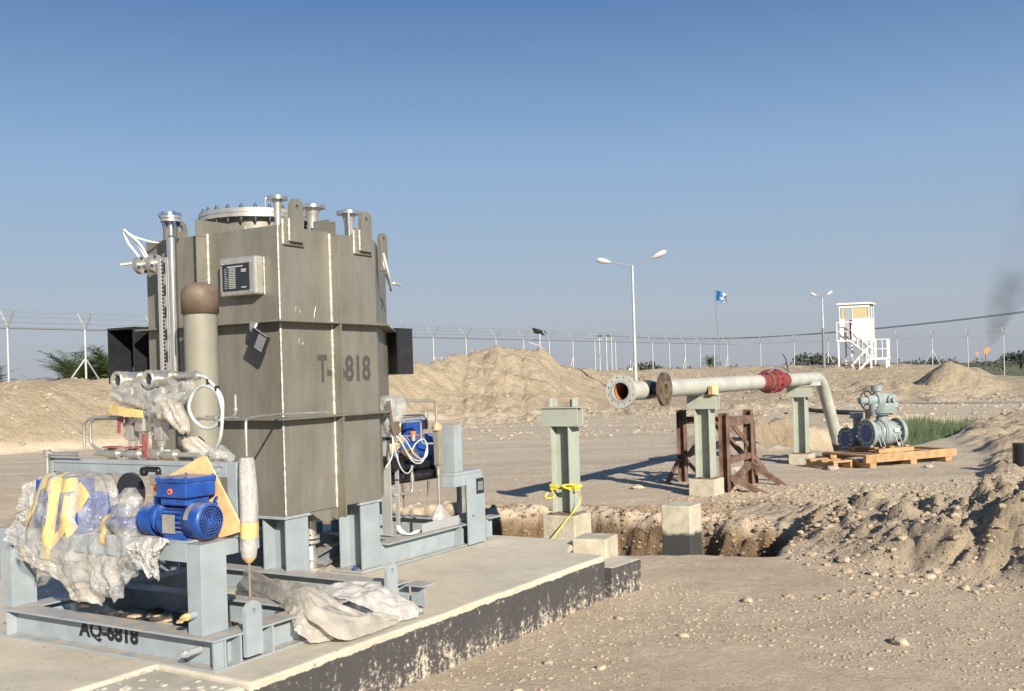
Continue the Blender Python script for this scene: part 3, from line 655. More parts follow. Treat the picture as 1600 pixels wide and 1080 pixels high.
# uprights of the pump shelf: channels
def chan(p, q, b, h, t, up, side, name='post', par=None):
    """channel along p-q: web on the side given by sign of `side` along the cross axis"""
    p = Vector(p); q = Vector(q); d = (q-p).normalized(); u = Vector(up); x = d.cross(u).normalized(); y = x.cross(d).normalized(); mb = MB()
    mb.bar(p+x*(b/2-t/2)*side, q+x*(b/2-t/2)*side, t, h-2*t, y); mb.bar(p+y*(h/2-t/2), q+y*(h/2-t/2), b, t, y); mb.bar(p-y*(h/2-t/2), q-y*(h/2-t/2), b, t, y)
    return mb.build(name, G, par or sk, bev=.0012)
mb = MB(); mb.box(-.02, .13, .105, .195, .1405, .543); mb.build('post', G, sk, bev=.002)
chan((.06, 1.55, .1405), (.06, 1.55, .543), .09, .14, .009, (1, 0, 0), -1)
mb = MB(); mb.box(.70, .79, 1.43, 1.50, .141, .535); mb.build('post', G, sk, bev=.002)
mb = MB(); mb.box(-.02, .050, .197, 1.503, .462, .545); mb.build('shelf_beam', G, sk, bev=.002)
mb = MB(); mb.box(.132, .34, .108, .182, .475, .545); mb.build('shelf_beam', G, sk, bev=.002)
mb = MB(); mb.box(.132, .70, 1.52, 1.58, .470, .545); mb.build('shelf_beam', G, sk, bev=.002)
mb = MB(); mb.box(-.015, .40, .19, .72, .546, .556); mb.build('shelf_plate', G, sk)
# upper frame
mb = MB(); mb.box(.19, .25, .090, .150, .547, .890); mb.build('upper_post', G, sk, bev=.002)
mb = MB(); mb.box(.19, .25, 1.43, 1.49, .547, .890); mb.build('upper_post', G, sk, bev=.002)
mb = MB(); mb.box(.19, .25, .152, 1.428, .820, .888); mb.box(.185, .189, .17, 1.41, .868, .888); mb.build('top_beam', G, sk, bev=.002)
MB().cyl((.183, .21, .85), (.191, .21, .85), .012, n=12).build('bolt', G, sk)
for w0, ln in ((.235, .030), (.075, .035)):
    mb = MB(); mb.cyl((.005 if w0 < .2 else -.021, .15, w0), (-.030-ln, .15, w0), .016, n=14); o = mb.build('drain_stub', G, sk)
    mb = MB(); mb.rock((-.040-ln, .152, w0), .020, (1.5, .9, .8), 1, 5); mb.build('stub_wrapping', M['strap'] if w0 > .2 else M['bubblethin'], o)
# oily dirt and torn paper on the pad inside the skid
mb = MB()
for i in range(46):
    u = random.uniform(.12, 1.0); v = random.uniform(.35, 1.3); mb.rock((u, v, .012), random.uniform(.015, .05), (1.4, 1.2, .5), 1, i)
o = mb.build('oily_dirt', M['soilpatch'], frame='P', loc=(.5, .8, 0)); setp(o, 'dark oily dirt lying on the pad inside the skid', 'dirt', kind='stuff')
mb = MB()
for i, (u, v) in enumerate([(.12, .50), (.16, .62), (.11, .72), (.18, .35), (.15, 1.15), (.28, .56), (.42, .30), (.13, .42)]):
    mb.rock((u, v, .145), random.uniform(.010, .024), (1.5, 1, .35), 1, 100+i)
o = mb.build('paper_scraps', M['tan'], frame='P', loc=(.1, .5, .14)); setp(o, 'torn tan paper scraps littering the front beam of the skid', 'litter', kind='stuff')
# ------------------------------------------------------------------ tank stand and tank
PL = [(1.3, .85), (2.2, .85), (3.15, 1.5), (3.15, 2.4), (2.4, 2.75), (1.3, 2.0)]
def offs(poly, d):
    out = []; n = len(poly)
    for i in range(n):
        a, b, c = (Vector(poly[(i+k) % n]) for k in (-1, 0, 1)); e1 = (b-a).normalized(); e2 = (c-b).normalized()
        n1 = Vector((e1.y, -e1.x)); n2 = Vector((e2.y, -e2.x)); bis = (n1+n2).normalized(); out.append(b+bis*(d/bis.dot(n1)))
    return out
st = thing('tank_stand', 'blue grey H column stand under the square stainless tank', 'stand', (1.4, .95, 0), 'P')
def hcol(u, v, s=.19):
    mb = MB(); mb.box(u, u+s, v, v+.012, .021, .44); mb.box(u, u+s, v+s-.012, v+s, .021, .44); mb.box(u+s/2-.005, u+s/2+.005, v+.012, v+s-.012, .021, .44)
    mb.build('column', G, st, bev=.0015)
    MB().box(u-.02, u+s+.02, v-.012, v+s+.02, .441, .4585).build('cap_plate', G, st, bev=.002)
    MB().box(u-.04, u+s+.04, v-.03, v+s+.03, .003, .020).build('base_plate', G, st, bev=.002)
    for a, b in ((-.02, .05), (s+.02, .05)):
        mb = MB(); mb.cyl((u+a, v+b, .021), (u+a, v+b, .05), .011, n=8); mb.cyl((u+a, v+b, .021), (u+a, v+b, .034), .019, n=6); mb.build('anchor_bolt', M['boltblue'], st)
for a in ((1.31, .862), (2.0, .862), (2.94, 1.56), (2.94, 2.2), (1.31, 1.78), (2.2, 2.7)): hcol(*a)
MB().ibeam((1.40, .97, .075), (2.9, 1.62, .075), .10, .10, .008).build('floor_beam', G, st)
tk = thing('stainless_tank', 'tall weathered stainless steel tank lettered T-6818 with bolted round manway on top', 'tank', (1.3, .85, .459), 'P')
S = M['stainless']
mb = MB(); mb.prism([(u, v, .4592) for u, v in PL], (0, 0, 1.7208)); mb.build('shell', S, tk, bev=.004)
def ring(w0, t, d, name='stiffening_ring'):
    mb = MB(); o = offs(PL, d); n = len(PL); inn = offs(PL, .0005); vs = []
    for z in (w0, w0+t): vs += [(p.x, p.y, z) for p in inn]+[(p.x, p.y, z) for p in o]
    fs = []
    for i in range(n):
        j = (i+1) % n
        fs += [(i, j, n+j, n+i), (2*n+i, 3*n+i, 3*n+j, 2*n+j), (n+i, n+j, 3*n+j, 3*n+i), (i, 2*n+i, 2*n+j, j)]
    mb.add(vs, fs); mb.build(name, S, tk, bev=.001)
ring(1.030, .010, .075); ring(1.606, .010, .075)
# upright stiffener fins with bright welds
def fin(u, v, du, dv, w0, w1):
    mb = MB(); mb.box(u, u+du, v, v+dv, w0, w1); return mb.build('stiffener_fin', S, tk, bev=.001)
for w0, w1 in ((.40, 1.029), (1.041, 1.605), (1.617, 2.16)):
    fin(1.755, .849, .010, -.072, w0, w1); fin(1.299, 1.435, -.085, .010, w0 if w0 > .45 else .46, w1)
MB().box(1.755, 1.765, .80, .849, 2.162, 2.245).box(1.755, 1.765, .849, .98, 2.181, 2.262).build('top_gusset', S, tk)
MB().box(1.215, 1.299, 1.435, 1.445, 2.162, 2.262).box(1.299, 1.60, 1.435, 1.445, 2.181, 2.262).build('top_gusset', S, tk)
MB().box(1.69, 1.70, .849, .80, .40, .459).build('bottom_gusset', S, tk)
MB().prism([(1.62, .845, .385), (1.76, .845, .385), (1.76, .845, .458), (1.50, .845, .458)], (0, .12, 0)).build('bottom_gusset', S, tk)
def weld(p, q, r=.006, seed=0):
    n = max(6, int((Vector(q)-Vector(p)).length/.014)); rd = random.Random(seed)
    pts = [Vector(p).lerp(Vector(q), i/n) for i in range(n+1)]
    MB().tube(pts, [r*rd.uniform(.7, 1.25) for _ in pts], 6).build('weld_seam', M['weld'], tk)
weld((1.298, .848, .462), (1.298, .848, 1.028), .0065, 1); weld((1.298, .848, 1.042), (1.298, .848, 1.603), .0065, 2); weld((1.298, .848, 1.618), (1.298, .848, 2.18), .0065, 3)
weld((1.750, .846, .462), (1.750, .846, 1.028), .009, 4); weld((1.750, .846, 1.042), (1.750, .846, 1.603), .009, 5); weld((1.750, .846, 1.618), (1.750, .846, 2.17), .009, 6)
weld((1.296, 1.430, 1.618), (1.296, 1.430, 2.18), .009, 7); weld((1.62, 1.433, 2.19), (1.62, 1.433, 2.262), .008, 8)
text_part('T-', 'lettering', M['stencil2'], tk, (1.614, .8494, 1.243), (1, 0, 0), (0, 0, 1), .125, .172, off=.036, thick=.0015)
text_part('6818', 'lettering', M['stencil2'], tk, (1.785, .8494, 1.243), (1, 0, 0), (0, 0, 1), .338, .172, off=.030, thick=.0015)
# chalk marks
mb = MB(); mb.tube([(1.47+.018*math.cos(a), .8485, 1.49+.028*math.sin(a)) for a in np.linspace(0, 6.28, 14)], .0016, 4)
mb.tube([(1.45+.018*math.cos(a), .8485, 1.68+.028*math.sin(a)) for a in np.linspace(-.5, 3.6, 12)], .0013, 4); mb.tube([(1.59, .8485, 1.64), (1.61, .8485, 1.71)], .0013, 4); mb.build('chalk_mark', M['satin'], tk)
# manway
mw = MB(); mw.lathe((1.98, 1.70, 2.181), (0, 0, 1), [(0, .315), (.16, .315)], 56); mwn = mw.build('manway_neck', S, tk)
mw = MB(); flange(mw, (1.98, 1.70, 2.342), (0, 0, 1), .375, .3, .026, 64); mw.build('manway_flange', M['satin'], tk)
MB().lathe((1.98, 1.70, 2.370), (0, 0, 1), [(0, 0.001), (0, .378), (.028, .378), (.028, .001)], 64).build('manway_cover', M['satin'], tk)
bolt_ring(tk, (1.98, 1.70, 2.370), (0, 0, 1), .352, 24, M['boltdark'], .014, .058)
MB().tube(bend([(1.80, 1.43, 2.40), (1.80, 1.43, 2.47), (1.88, 1.37, 2.47), (1.88, 1.37, 2.40)], .02), .006, 8).build('cover_handle', M['shiny'], tk)
# nozzles on the roof
def nozzle(u, v, h, R, r, m=M['satin'], bolts=0, gask=True):
    mb = MB(); mb.lathe((u, v, 2.181), (0, 0, 1), [(0, r), (h-.09-.02, r), (h-.065, r*1.12), (h-.024, r*1.5), (h-.022, r*1.5)], 24, False); n_ = mb.build('nozzle', m, tk)
    mb = MB(); flange(mb, (u, v, 2.181+h-.022), (0, 0, 1), R, r*.8, .022); mb.build('nozzle_flange', M['shiny'], n_)
    if gask: MB().lathe((u, v, 2.181+h+.001), (0, 0, 1), [(0, .001), (0, R*.62), (.009, R*.5), (.009, .001)], 20).build('blue_cover', M['boltblue'], n_)
nozzle(1.39, .93, .185, .062, .020, gask=False); nozzle(1.83, 1.05, .20, .083, .034); nozzle(2.19, 1.05, .205, .082, .030)
mb = MB(); mb.cyl((2.13, 1.0, 2.181), (2.13, 1.0, 2.37), .010, n=10); mb.build('vent_pipe', M['shiny'], tk)
nozzle(1.50, 2.00, .21, .075, .045, S, gask=False)
# lugs on the tank
for u in (1.425, 2.075):
    MB().box(u-.085, u+.085, .832, .849, 2.065, 2.235).build('lug_pad', S, tk, bev=.002); lug(tk, u, .806, .8315, 2.085, 2.345, .105, S, .013); weld((u-.055, .825, 2.09), (u-.055, .825, 2.22), .008, 9); weld((u-.088, .845, 2.07), (u-.088, .845, 2.22), .008, 11)
mb = MB(); mb.box(2.26, 2.345, .868, .880, 2.02, 2.19); lug(tk, 2.32, .86, .885, 1.98, 2.235, .075, S, .012)
lug(tk, 1.58, 1.985, 2.01, 2.181, 2.35, .11, S, .02, 'u')
# nameplate on its bracket
npb = MB().box(1.225, 1.2985, .965, 1.262, 1.775, 2.005).build('nameplate_bracket', M['satin'], tk, bev=.012)
npl = MB().box(1.2205, 1.2245, 1.012, 1.232, 1.805, 1.965).build('nameplate', M['plate'], npb)
mb = MB(); rd = random.Random(4)
for r_ in range(13):
    z = 1.948-.0105*r_; 
    if r_ == 0: mb.box(1.2195, 1.2203, 1.06, 1.19, z-.003, z+.003); continue
    y = 1.215
    y2 = y-rd.uniform(.02, .035); mb.box(1.2195, 1.2203, y, y2, z-.0012, z+.0012)
    for c in range(5):
        a = 1.178-c*.0115; mb.box(1.2195, 1.2203, a, a-.009, z-.0028, z+.0028)
    if r_ in (2, 3, 12): mb.box(1.2195, 1.2203, 1.075, 1.035, z-.0035, z+.0035)
mb.build('plate_print', M['print'], npb)
mb = MB()
for y in (1.237, 1.006):
    for z in (1.80, 1.97): mb.cyl((1.217, y, z), (1.225, y, z), .004, n=8)
mb.build('rivet', M['shiny'], npb)
weld((1.296, .963, 1.775), (1.296, .963, 2.0), .005, 14)
# level gauge with its scale
lg = thing('level_gauge', 'polished upright pipe level gauge with a striped black and white scale on the tank', 'gauge', (1.15, 1.60, 1.2), 'P')
MB().cyl((1.15, 1.585, 1.20), (1.15, 1.585, 2.155), .030, n=24).lathe((1.15, 1.585, 2.155), (0, 0, 1), [(0, .030), (.014, .020), (.10, .019)], 20).build('gauge_pipe', M['shiny'], lg)
g2 = MB(); flange(g2, (1.15, 1.585, 2.252), (0, 0, 1), .062, .012, .016); flange(g2, (1.15, 1.585, 2.272), (0, 0, 1), .062, .012, .016); MB.cyl(g2, (1.15, 1.585, 2.2521), (1.15, 1.585, 2.287), .013); g2.build('top_flange', M['satin'], lg)
bolt_ring(lg, (1.15, 1.585, 2.270), (0, 0, 1), .047, 4, M['boltblue'], .013, .045, .5)
sc_ = MB().box(1.112, 1.122, 1.600, 1.672, 1.24, 2.035).build('scale_housing', M['satin'], lg)
mb = MB().box(1.1095, 1.1118, 1.640, 1.670, 1.245, 2.03); mb.build('scale_strip', M['print'], sc_)
mb = MB(); z = 1.26; i = 0
while z < 2.02:
    mb.box(1.1092, 1.1115, 1.622, 1.636, z, z+.012)
    if (i//3) % 2 == 0: mb.box(1.1092, 1.1115, 1.603, 1.618, z, z+.0225)
    z += .0225; i += 1
mb.build('scale_marks', M['plate'], sc_)
mb = MB(); z = 1.25
while z < 2.025: mb.box(1.1085, 1.1095, 1.642, 1.668, z, z+.0025); z += .0085
mb.build('scale_ticks', M['galvdark'], sc_)
mb = MB().cyl((1.15, 1.62, 2.012), (1.15, 1.90, 2.012), .020, n=16)
for v in (1.725, 1.748, 1.845, 1.868): flange(mb, (1.15, v, 2.012), (0, 1, 0), .056, .018, .016)
mb.cyl((1.15, 1.90, 2.012), (1.28, 1.99, 2.012), .024, n=12); arm = mb.build('connection_arm', M['satin'], lg)
for v in (1.745, 1.865): bolt_ring(arm, (1.15, v, 2.012), (0, 1, 0), .043, 4, M['boltblue'], .011, .032, .4)
MB().box(1.13, 1.16, 1.90, 2.04, 2.022, 2.034).build('paper_tag', M['reed'] if False else M['label'], arm)
cb = MB().tube(smooth_path([(1.15, 1.80, 2.05), (1.14, 1.86, 2.14), (1.14, 1.97, 2.22), (1.15, 2.02, 2.245), (1.16, 2.0, 2.17), (1.15, 1.92, 2.10), (1.15, 1.86, 2.04)], 6), .0075, 8)
cb.tube(smooth_path([(1.15, 1.82, 2.05), (1.15, 1.90, 2.15), (1.15, 2.0, 2.235), (1.17, 1.95, 2.20), (1.25, 1.87, 2.165), (1.4, 1.92, 2.18), (1.55, 1.98, 2.2)], 6), .006, 8)
o = cb.build('signal_cable', M['cablewhite'], frame='P', loc=(1.15, 1.9, 2.0)); setp(o, 'pale signal cable looped above the level gauge at the top left of the tank', 'cable')
# sunshade boxes
def shadebox(u, v, su, sv, w0, w1, label, inner, tags):
    t = thing('sunshade_box', label, 'box', (u, v, w0), 'P', 'black sunshade boxes on the tank sides'); k = .006; B = M['black']
    MB().box(u, u+su, v, v+k, w0, w1).build('side_panel', B, t, bev=.001); MB().box(u, u+su, v+sv-k, v+sv, w0, w1).build('side_panel', B, t)
    MB().box(u-.004, u+su, v+k, v+sv-k, w1-k, w1+.0005).build('top_panel', B, t); MB().box(u, u+su, v+k, v+sv-k, w0, w0+k).build('bottom_panel', B, t)
    MB().box(u+su-k, u+su, v+k, v+sv-k, w0+k, w1-k).build('back_panel', inner, t)
    MB().box(u-.003, u+.012, v-.003, v+.012, w0, w1).box(u-.003, u+.012, v-.003, v+sv, w1+.001, w1+.008).box(u, u+su, v-.003, v+.01, w1+.001, w1+.008).build('edge_trim', B, t)
    if tags:
        for a in (.30, .80): MB().box(u+su-k-.03, u+su-k-.002, v+sv*a-.015, v+sv*a+.015, w0+.08, w0+.11).build('yellow_tag', M['label'], t)
    return t
shadebox(1.35, 2.20, .20, .27, 1.275, 1.64, 'black sunshade box with two cream tags inside on the left of the tank', M['black'], True)
shadebox(3.07, 1.34, .19, .26, 1.285, 1.63, 'black sunshade box with bare metal inside on the right of the tank', M['stainless'], False)
MB().box(1.551, 1.70, 2.21, 2.214, 1.29, 1.63).build('mounting_plate', M['black'], tk)
# plate swinging from a cloth tie under the ring
hp = thing('hanging_plate', 'dark bent data plate hanging askew from a rag under the upper ring of the tank', 'plate', (1.20, .95, 1.60), 'P')
mb = MB(); c = Vector((1.205, .925, 1.495)); ax = Vector((0, -math.cos(.52), -math.sin(.52))); ay = Vector((-.0, -math.sin(.52), math.cos(.52)))*1
q = [c-ax*.07-ay*.055, c+ax*.07-ay*.055, c+ax*.07+ay*.055, c-ax*.07+ay*.055]; mb.prism(q, (-.016, 0, 0)); mb.build('plate', M['plate'], hp, bev=.002)
mb = MB(); mb.prism([c+ax*a+ay*b-Vector((.0165, 0, 0)) for a, b in ((-.01, -.045), (.055, -.045), (.055, .045), (-.01, .045))], (-.002, 0, 0)); mb.prism([c+ax*a+ay*b-Vector((.0167, 0, 0)) for a, b in ((.06, .056), (-.07, .056), (-.07, .061), (.06, .061))], (-.01, 0, 0)); mb.build('plate_label', M['galvdark'], hp)
Lump([(1.225, .985, 1.605), (1.215, .985, 1.58), (1.21, .98, 1.555)], [.034, .025, .022], [.012, .014, .01], (0, 1, 0), (1, 0, 0), .1, 5, .2, 3).mesh(mb2 := MB(), 10, 16); mb2.build('rag', M['satin'], hp)
# gauge cables at the right of the tank
cb = MB().tube(smooth_path([(2.30, .87, 2.08), (2.33, .87, 1.99), (2.45, .93, 1.93), (2.62, 1.05, 1.92), (2.72, 1.10, 1.94)], 6), .009, 8).tube(smooth_path([(2.31, .86, 2.10), (2.36, .86, 1.96), (2.5, .95, 1.87), (2.64, 1.06, 1.90), (2.72, 1.10, 1.93)], 6), .009, 8)
cb.cyl((2.68, 1.06, 1.935), (2.84, 1.13, 1.935), .010, n=8); o = cb.build('gauge_cable', M['cable'], frame='P', loc=(2.4, .9, 2.0)); setp(o, 'grey cables bundled below the lifting lug at the top right of the tank', 'cable')
# valve under the tank
t = thing('drain_valve', 'small bolted drain valve under the tank between the stand columns', 'valve', (1.72, 1.05, .10), 'P')
mb = MB().lathe((1.72, 1.05, .06), (0, 0, 1), [(0, .09), (.02, .09), (.021, .035), (.07, .045), (.13, .035), (.15, .03), (.17, .03), (.171, .06), (.19, .06), (.191, .02), (.2, .02), (.201, .06), (.22, .06), (.221, .04), (.36, .04)], 24); mb.build('valve_body', M['satin'], t)
bolt_ring(t, (1.72, 1.05, .255), (0, 0, 1), .048, 6, M['boltdark'], .010, .035)
# ------------------------------------------------------------------ beige standpipe
t = thing('standpipe', 'beige painted pipe with a brown domed cap standing before the tank', 'pipe', (.93, 1.10, .14), 'P')
MB().cyl((.93, 1.11, .14), (.93, 1.11, 1.66), .093, n=40).build('pipe', M['beige'], t)
MB().lathe((.93, 1.11, 1.655), (0, 0, 1), [(0, .0945), (0, .104), (.115, .104), (.135, .099), (.155, .083), (.17, .06), (.178, .03), (.18, .001)], 40, False).build('cap', M['browncap'], t)
MB().box(.92, .94, .9, 1.0, .3, .31).build('bracket', M['galv'], t)
# ------------------------------------------------------------------ motor on the shelf
def motor(lab, u, v, w_, ln=.265, full=True, grp=None):
    """axis along v, fan end at v, body towards +v"""
    t = thing('pump_motor', lab, 'motor', (u, v, w_-.09), 'P', grp); B = M['blue']; R = .084
    MB().lathe((u, v+.004, w_), (0, 1, 0), [(.0, R*.80), (.002, R*.90), (.010, R*.97), (.022, R), (.10, R), (.102, R*.93)], 44, False).build('fan_cowl', B, t)
    g = MB()
    for rr in (.2, .36, .52, .68, .82):
        g.tube([(u+R*rr*math.cos(a), v+.003, w_+R*rr*math.sin(a)) for a in np.linspace(0, 2*math.pi, 29)], .0022, 5, caps=False)
    for k in range(12):
        a = math.pi*k/12; g.tube([(u-R*.82*math.cos(a), v+.004, w_-R*.82*math.sin(a)), (u+R*.82*math.cos(a), v+.004, w_+R*.82*math.sin(a))], .0018, 5)
    g.build('fan_grille', B, t); MB().lathe((u, v+.02, w_), (0, 1, 0), [(0, .001), (0, R*.8), (.001, R*.8)], 24).build('fan_disc', M['plate'], t)
    mb = MB().cyl((u, v+.105, w_), (u, v+ln, w_), R*.80, n=32); mb.build('stator_housing', B, t)
    first = None
    for k in range(22):
        a = 2*math.pi*k/22+.12
        if math.sin(a) > .72: continue
        d = Vector((math.cos(a), 0, math.sin(a))); mb = MB(); p = Vector((u, 0, w_))
        mb.bar(p+d*(R*.86)+Vector((0, v+.108, 0)), p+d*(R*.86)+Vector((0, v+ln-.02, 0)), .004, R*.2, d); mb.build('cooling_fin', B, t)
    MB().lathe((u, v+ln-.02, w_), (0, 1, 0), [(0, .06), (0, R*1.0), (.025, R*1.02), (.027, R*.75), (.05, R*.6), (.06, R*.85), (.075, R*.85), (.075, .01)], 36).build('end_bell', B, t)
    MB().box(u-R*.9, u+R*.9, v+.10, v+ln-.01, w_-.092, w_-.080).box(u-R*.85, u-R*.45, v+.12, v+ln-.03, w_-.081, w_-.05).box(u+R*.45, u+R*.85, v+.12, v+ln-.03, w_-.081, w_-.05).build('mounting_foot', B, t, bev=.003)
    # terminal box
    MB().box(u-.070, u+.070, v+.085, v+.25, w_+.070, w_+.105).build('box_neck', B, t, bev=.006)
    tb = MB().box(u-.088, u+.088, v+.062, v+.255, w_+.106, w_+.172).build('terminal_box', B, t, bev=.007)
    MB().box(u-.092, u+.092, v+.058, v+.259, w_+.173, w_+.197).build('box_lid', B, tb, bev=.006)
    mb = MB()
    for a in (-.08, .08):
        for b in (.07, .247): mb.cyl((u+a, v+b, w_+.196), (u+a, v+b, w_+.203), .006, n=8)
    mb.build('lid_screw', B, tb)
    MB().cyl((u-.0885, v+.16, w_+.135), (u-.094, v+.16, w_+.135), .013, n=16).build('warning_dot', M['orange'], tb)
    MB().cyl((u-.094, v+.16, w_+.135), (u-.0955, v+.16, w_+.135), .006, n=16).build('dot_mark', M['plate'], tb)
    if full:
        MB().lathe((u+.105, v+.07, w_+.075), (0, 1, 0), [(-.006, .012), (-.006, .022), (.006, .022), (.006, .012), (-.006, .012)], 18).build('lifting_eye', B, t)
        MB().box(u-R*.92-.004, u-R*.92, v+.15, v+.23, w_-.055, w_+.030).build('rating_plate', M['satin'], t)
        mb = MB(); n = 10
        for i in range(n):
            a0 = math.radians(112+i*6); a1 = math.radians(118+i*6); 
            mb.add([(u+math.cos(a)*(R+.0015), v+y, w_+math.sin(a)*(R+.0015)) for a in (a0, a1) for y in (.06, .09)], [(0, 1, 3, 2)], True)
        mb.build('cowl_label', M['satin'], t)
    return t
motor('bright blue electric pump motor with round fan cowl on the front shelf of the skid', .065, .122, .640)
t = thing('feed_pump', 'dark pump head with an orange cap beside the blue motor on the shelf', 'pump', (.10, .55, .56), 'P')
MB().lathe((.07, .475, .63), (0, 1, 0), [(0, .001), (0, .075), (.06, .075), (.08, .05), (.10, .05)], 24).build('gear_case', M['blue'], t)
MB().cyl((.07, .475, .70), (.07, .475, .74), .022, n=16).build('riser', M['blue'], t)
MB().cyl((.07, .475, .741), (.07, .475, .765), .020, n=16).build('adaptor', M['satin'], t)
MB().cyl((.07, .475, .766), (.07, .475, .79), .023, n=16).build('orange_cap', M['orange'], t)
MB().box(.04, .10, .44, .50, .792, .838).build('coupling_box', M['beige'], t, bev=.003)
mb = MB().tube(bend([(.07, .47, .84), (.07, .47, .862), (.07, .555, .862)], .02), .014, 10); mb.lathe((.07, .57, .850), (1, 0, 0), [(-.008, .012), (-.008, .022), (.008, .022), (.008, .012), (-.008, .012)], 18); mb.build('black_fitting', M['blackgloss'], t)
# plywood sheet leaning behind the motor
mb = MB(); P4 = [(.235, .755, .765), (.26, .465, .915), (.20, .19, .572), (.10, .42, .5575)]
mb.prism([(.155, .56, .800), (.178, .30, .918), (.176, .27, .915), (.165, .030, .585), (.155, .16, .548), (.150, .52, .60)], (.010, 0, .002)); o = mb.build('plywood_sheet', M['ply'], frame='P', loc=(.2, .4, .56), bev=.001); setp(o, 'yellow plywood offcut propped on a corner behind the blue motor', 'board')
# ------------------------------------------------------------------ wrapped pump bundle
t = thing('wrapped_pump', 'large bubble wrapped pump with yellow tape at the front left of the skid', 'pump', (.1, 1.15, .45), 'P')
MB().lathe((.10, .93, .62), (0, 1, 0), [(0, .001), (0, .09), (.02, .12), (.22, .12), (.24, .09), (.40, .09)], 32).build('motor_body', M['blue'], t)
MB().box(.0, .20, 1.10, 1.30, .69, .80).build('terminal_box', M['blue'], t, bev=.008)
LB = Lump([(.13, 1.14, .845), (.12, 1.14, .815), (.11, 1.12, .74), (.10, 1.13, .62), (.09, 1.17, .52), (.075, 1.20, .43), (.07, 1.20, .36), (.07, 1.17, .31)], [.02, .19, .235, .255, .285, .28, .22, .06], [.02, .12, .15, .16, .15, .12, .09, .04], (0, 1, 0), (1, 0, 0), .055, 13, .10, 2, 1.6)
LB.mesh(mb := MB(), 90, 110); mb.build('bubble_wrap', M['bubblethin'], t)
F_ = -math.pi/2
for pts, wd in (([(.06, F_+.9), (.3, F_+.75), (.62, F_+.9), (.9, F_+.6)], .055), ([(.10, F_+.45), (.45, F_+.55), (.80, F_+.62)], .040), ([(.04, F_-.10), (.3, F_-.12), (.6, F_-.15), (.97, F_-.15)], .060), ([(.20, F_-.75), (.22, F_-.2), (.19, F_+.3), (.24, F_+.9)], .060), ([(.24, F_-.9), (.40, F_-.55), (.52, F_-.7)], .07), ([(.30, F_-.5), (.5, F_-.45), (.62, F_-.2)], .045)):
    LB.strip(mb := MB(), pts, wd*.9, 1.006); mb.build('tape_strip', M['strap'], t)
def drape(par, vs_, tops, lens, u0, fold, seed, m, nf=9):
    """loose film hanging from a line along v, with vertical folds and a ragged lower edge"""
    S, T = np.meshgrid(np.linspace(0, 1, 110), np.linspace(0, 1, 30), indexing='ij'); kk = np.linspace(0, 1, len(vs_))
    ln = np.interp(S, kk, lens)*(1+.22*fbm(S*14, S*0+seed, seed, 3)); top = np.interp(S, kk, tops)
    v = np.interp(S, kk, vs_)+.03*fbm(S*5, T*3, seed+2, 3)*T-.05*T*np.sin(S*7+seed)
    w_ = top-T*ln+.012*fbm(S*9, T*5, seed+4, 3)
    u = u0-.028*np.sin(np.minimum(T*3, 1.57))+fold*(.25+.75*T)*np.sin(S*nf*6.28+3*fbm(S*3, T*2, seed+6, 3))+.020*(1-2*np.abs(fbm(S*9, T*4, seed+8, 3)))*(.3+T)-.02*T
    P_ = np.stack([u, v, w_], -1).reshape(-1, 3); mb = MB(); mb.add([tuple(p) for p in P_], [(a*30+b, a*30+b+1, (a+1)*30+b+1, (a+1)*30+b) for a in range(109) for b in range(29)], True); return mb.build('hanging_wrap', M[m], par)
drape(t, [1.44, 1.32, 1.15, .98, .84, .74, .66, .55, .42, .32], [.60, .56, .54, .54, .555, .56, .56, .56, .56, .565], [.10, .17, .17, .20, .24, .33, .30, .18, .14, .13], -.03, .018, 3, 'bubblethin', 8)
drape(t, [1.36, 1.25, 1.12, .95, .82, .72, .60], [.52, .50, .48, .47, .47, .48, .50], [.06, .11, .12, .20, .26, .16, .05], .0, .022, 14, 'bubbledusty', 5)
drape(t, [.50, .44, .38, .33, .28], [.55, .558, .562, .562, .555], [.05, .12, .17, .15, .04], -.035, .012, 23, 'bubble', 3)
drape(t, [1.48, 1.44, 1.38, 1.32], [.78, .77, .79, .82], [.10, .18, .22, .12], .06, .012, 33, 'bubblethin', 3)
t = thing('wrapped_fitting', 'low bubble wrapped fitting with yellow tape between the big bundle and the blue motor', 'fitting', (.06, .75, .5), 'P')
MB().lathe((.08, .66, .63), (0, 1, 0), [(0, .001), (0, .06), (.12, .06), (.12, .001)], 24).build('pump_casing', M['blue'], t)
L2 = Lump([(.07, .92, .50), (.06, .85, .52), (.06, .76, .555), (.06, .68, .56), (.05, .60, .53), (.04, .56, .50)], [.03, .085, .11, .12, .085, .03], [.03, .07, .085, .09, .07, .03], (0, 0, 1), (1, 0, 0), .05, 7, .13, 8, 2)
L2.mesh(mb := MB(), 60, 60); mb.build('bubble_wrap', M['bubblethin'], t); L2.strip(mb := MB(), [(.42, -2.4), (.42, -1.6), (.44, -.6)], .04, 1.04); mb.build('tape_strip', M['strap'], t)
L3 = Lump([(.06, .70, .64), (.07, .68, .72), (.075, .68, .77)], [.085, .075, .02], [.06, .05, .02], (0, 1, 0), (1, 0, 0), .05, 6, .10, 12, 1.5); L3.mesh(mb := MB(), 30, 40); mb.build('bubble_wrap', M['bubblethin'], t)
t = thing('dark_gasket_disc', 'dark round disc with yellow tape hanging under the top beam behind the wrapped pump', 'disc', (.17, .80, .75), 'P')
MB().cyl((.165, .80, .735), (.185, .80, .735), .095, n=36).build('disc', M['plate'], t); MB().box(.155, .164, .74, .86, .655, .70).build('tape_strip', M['strap'], t)
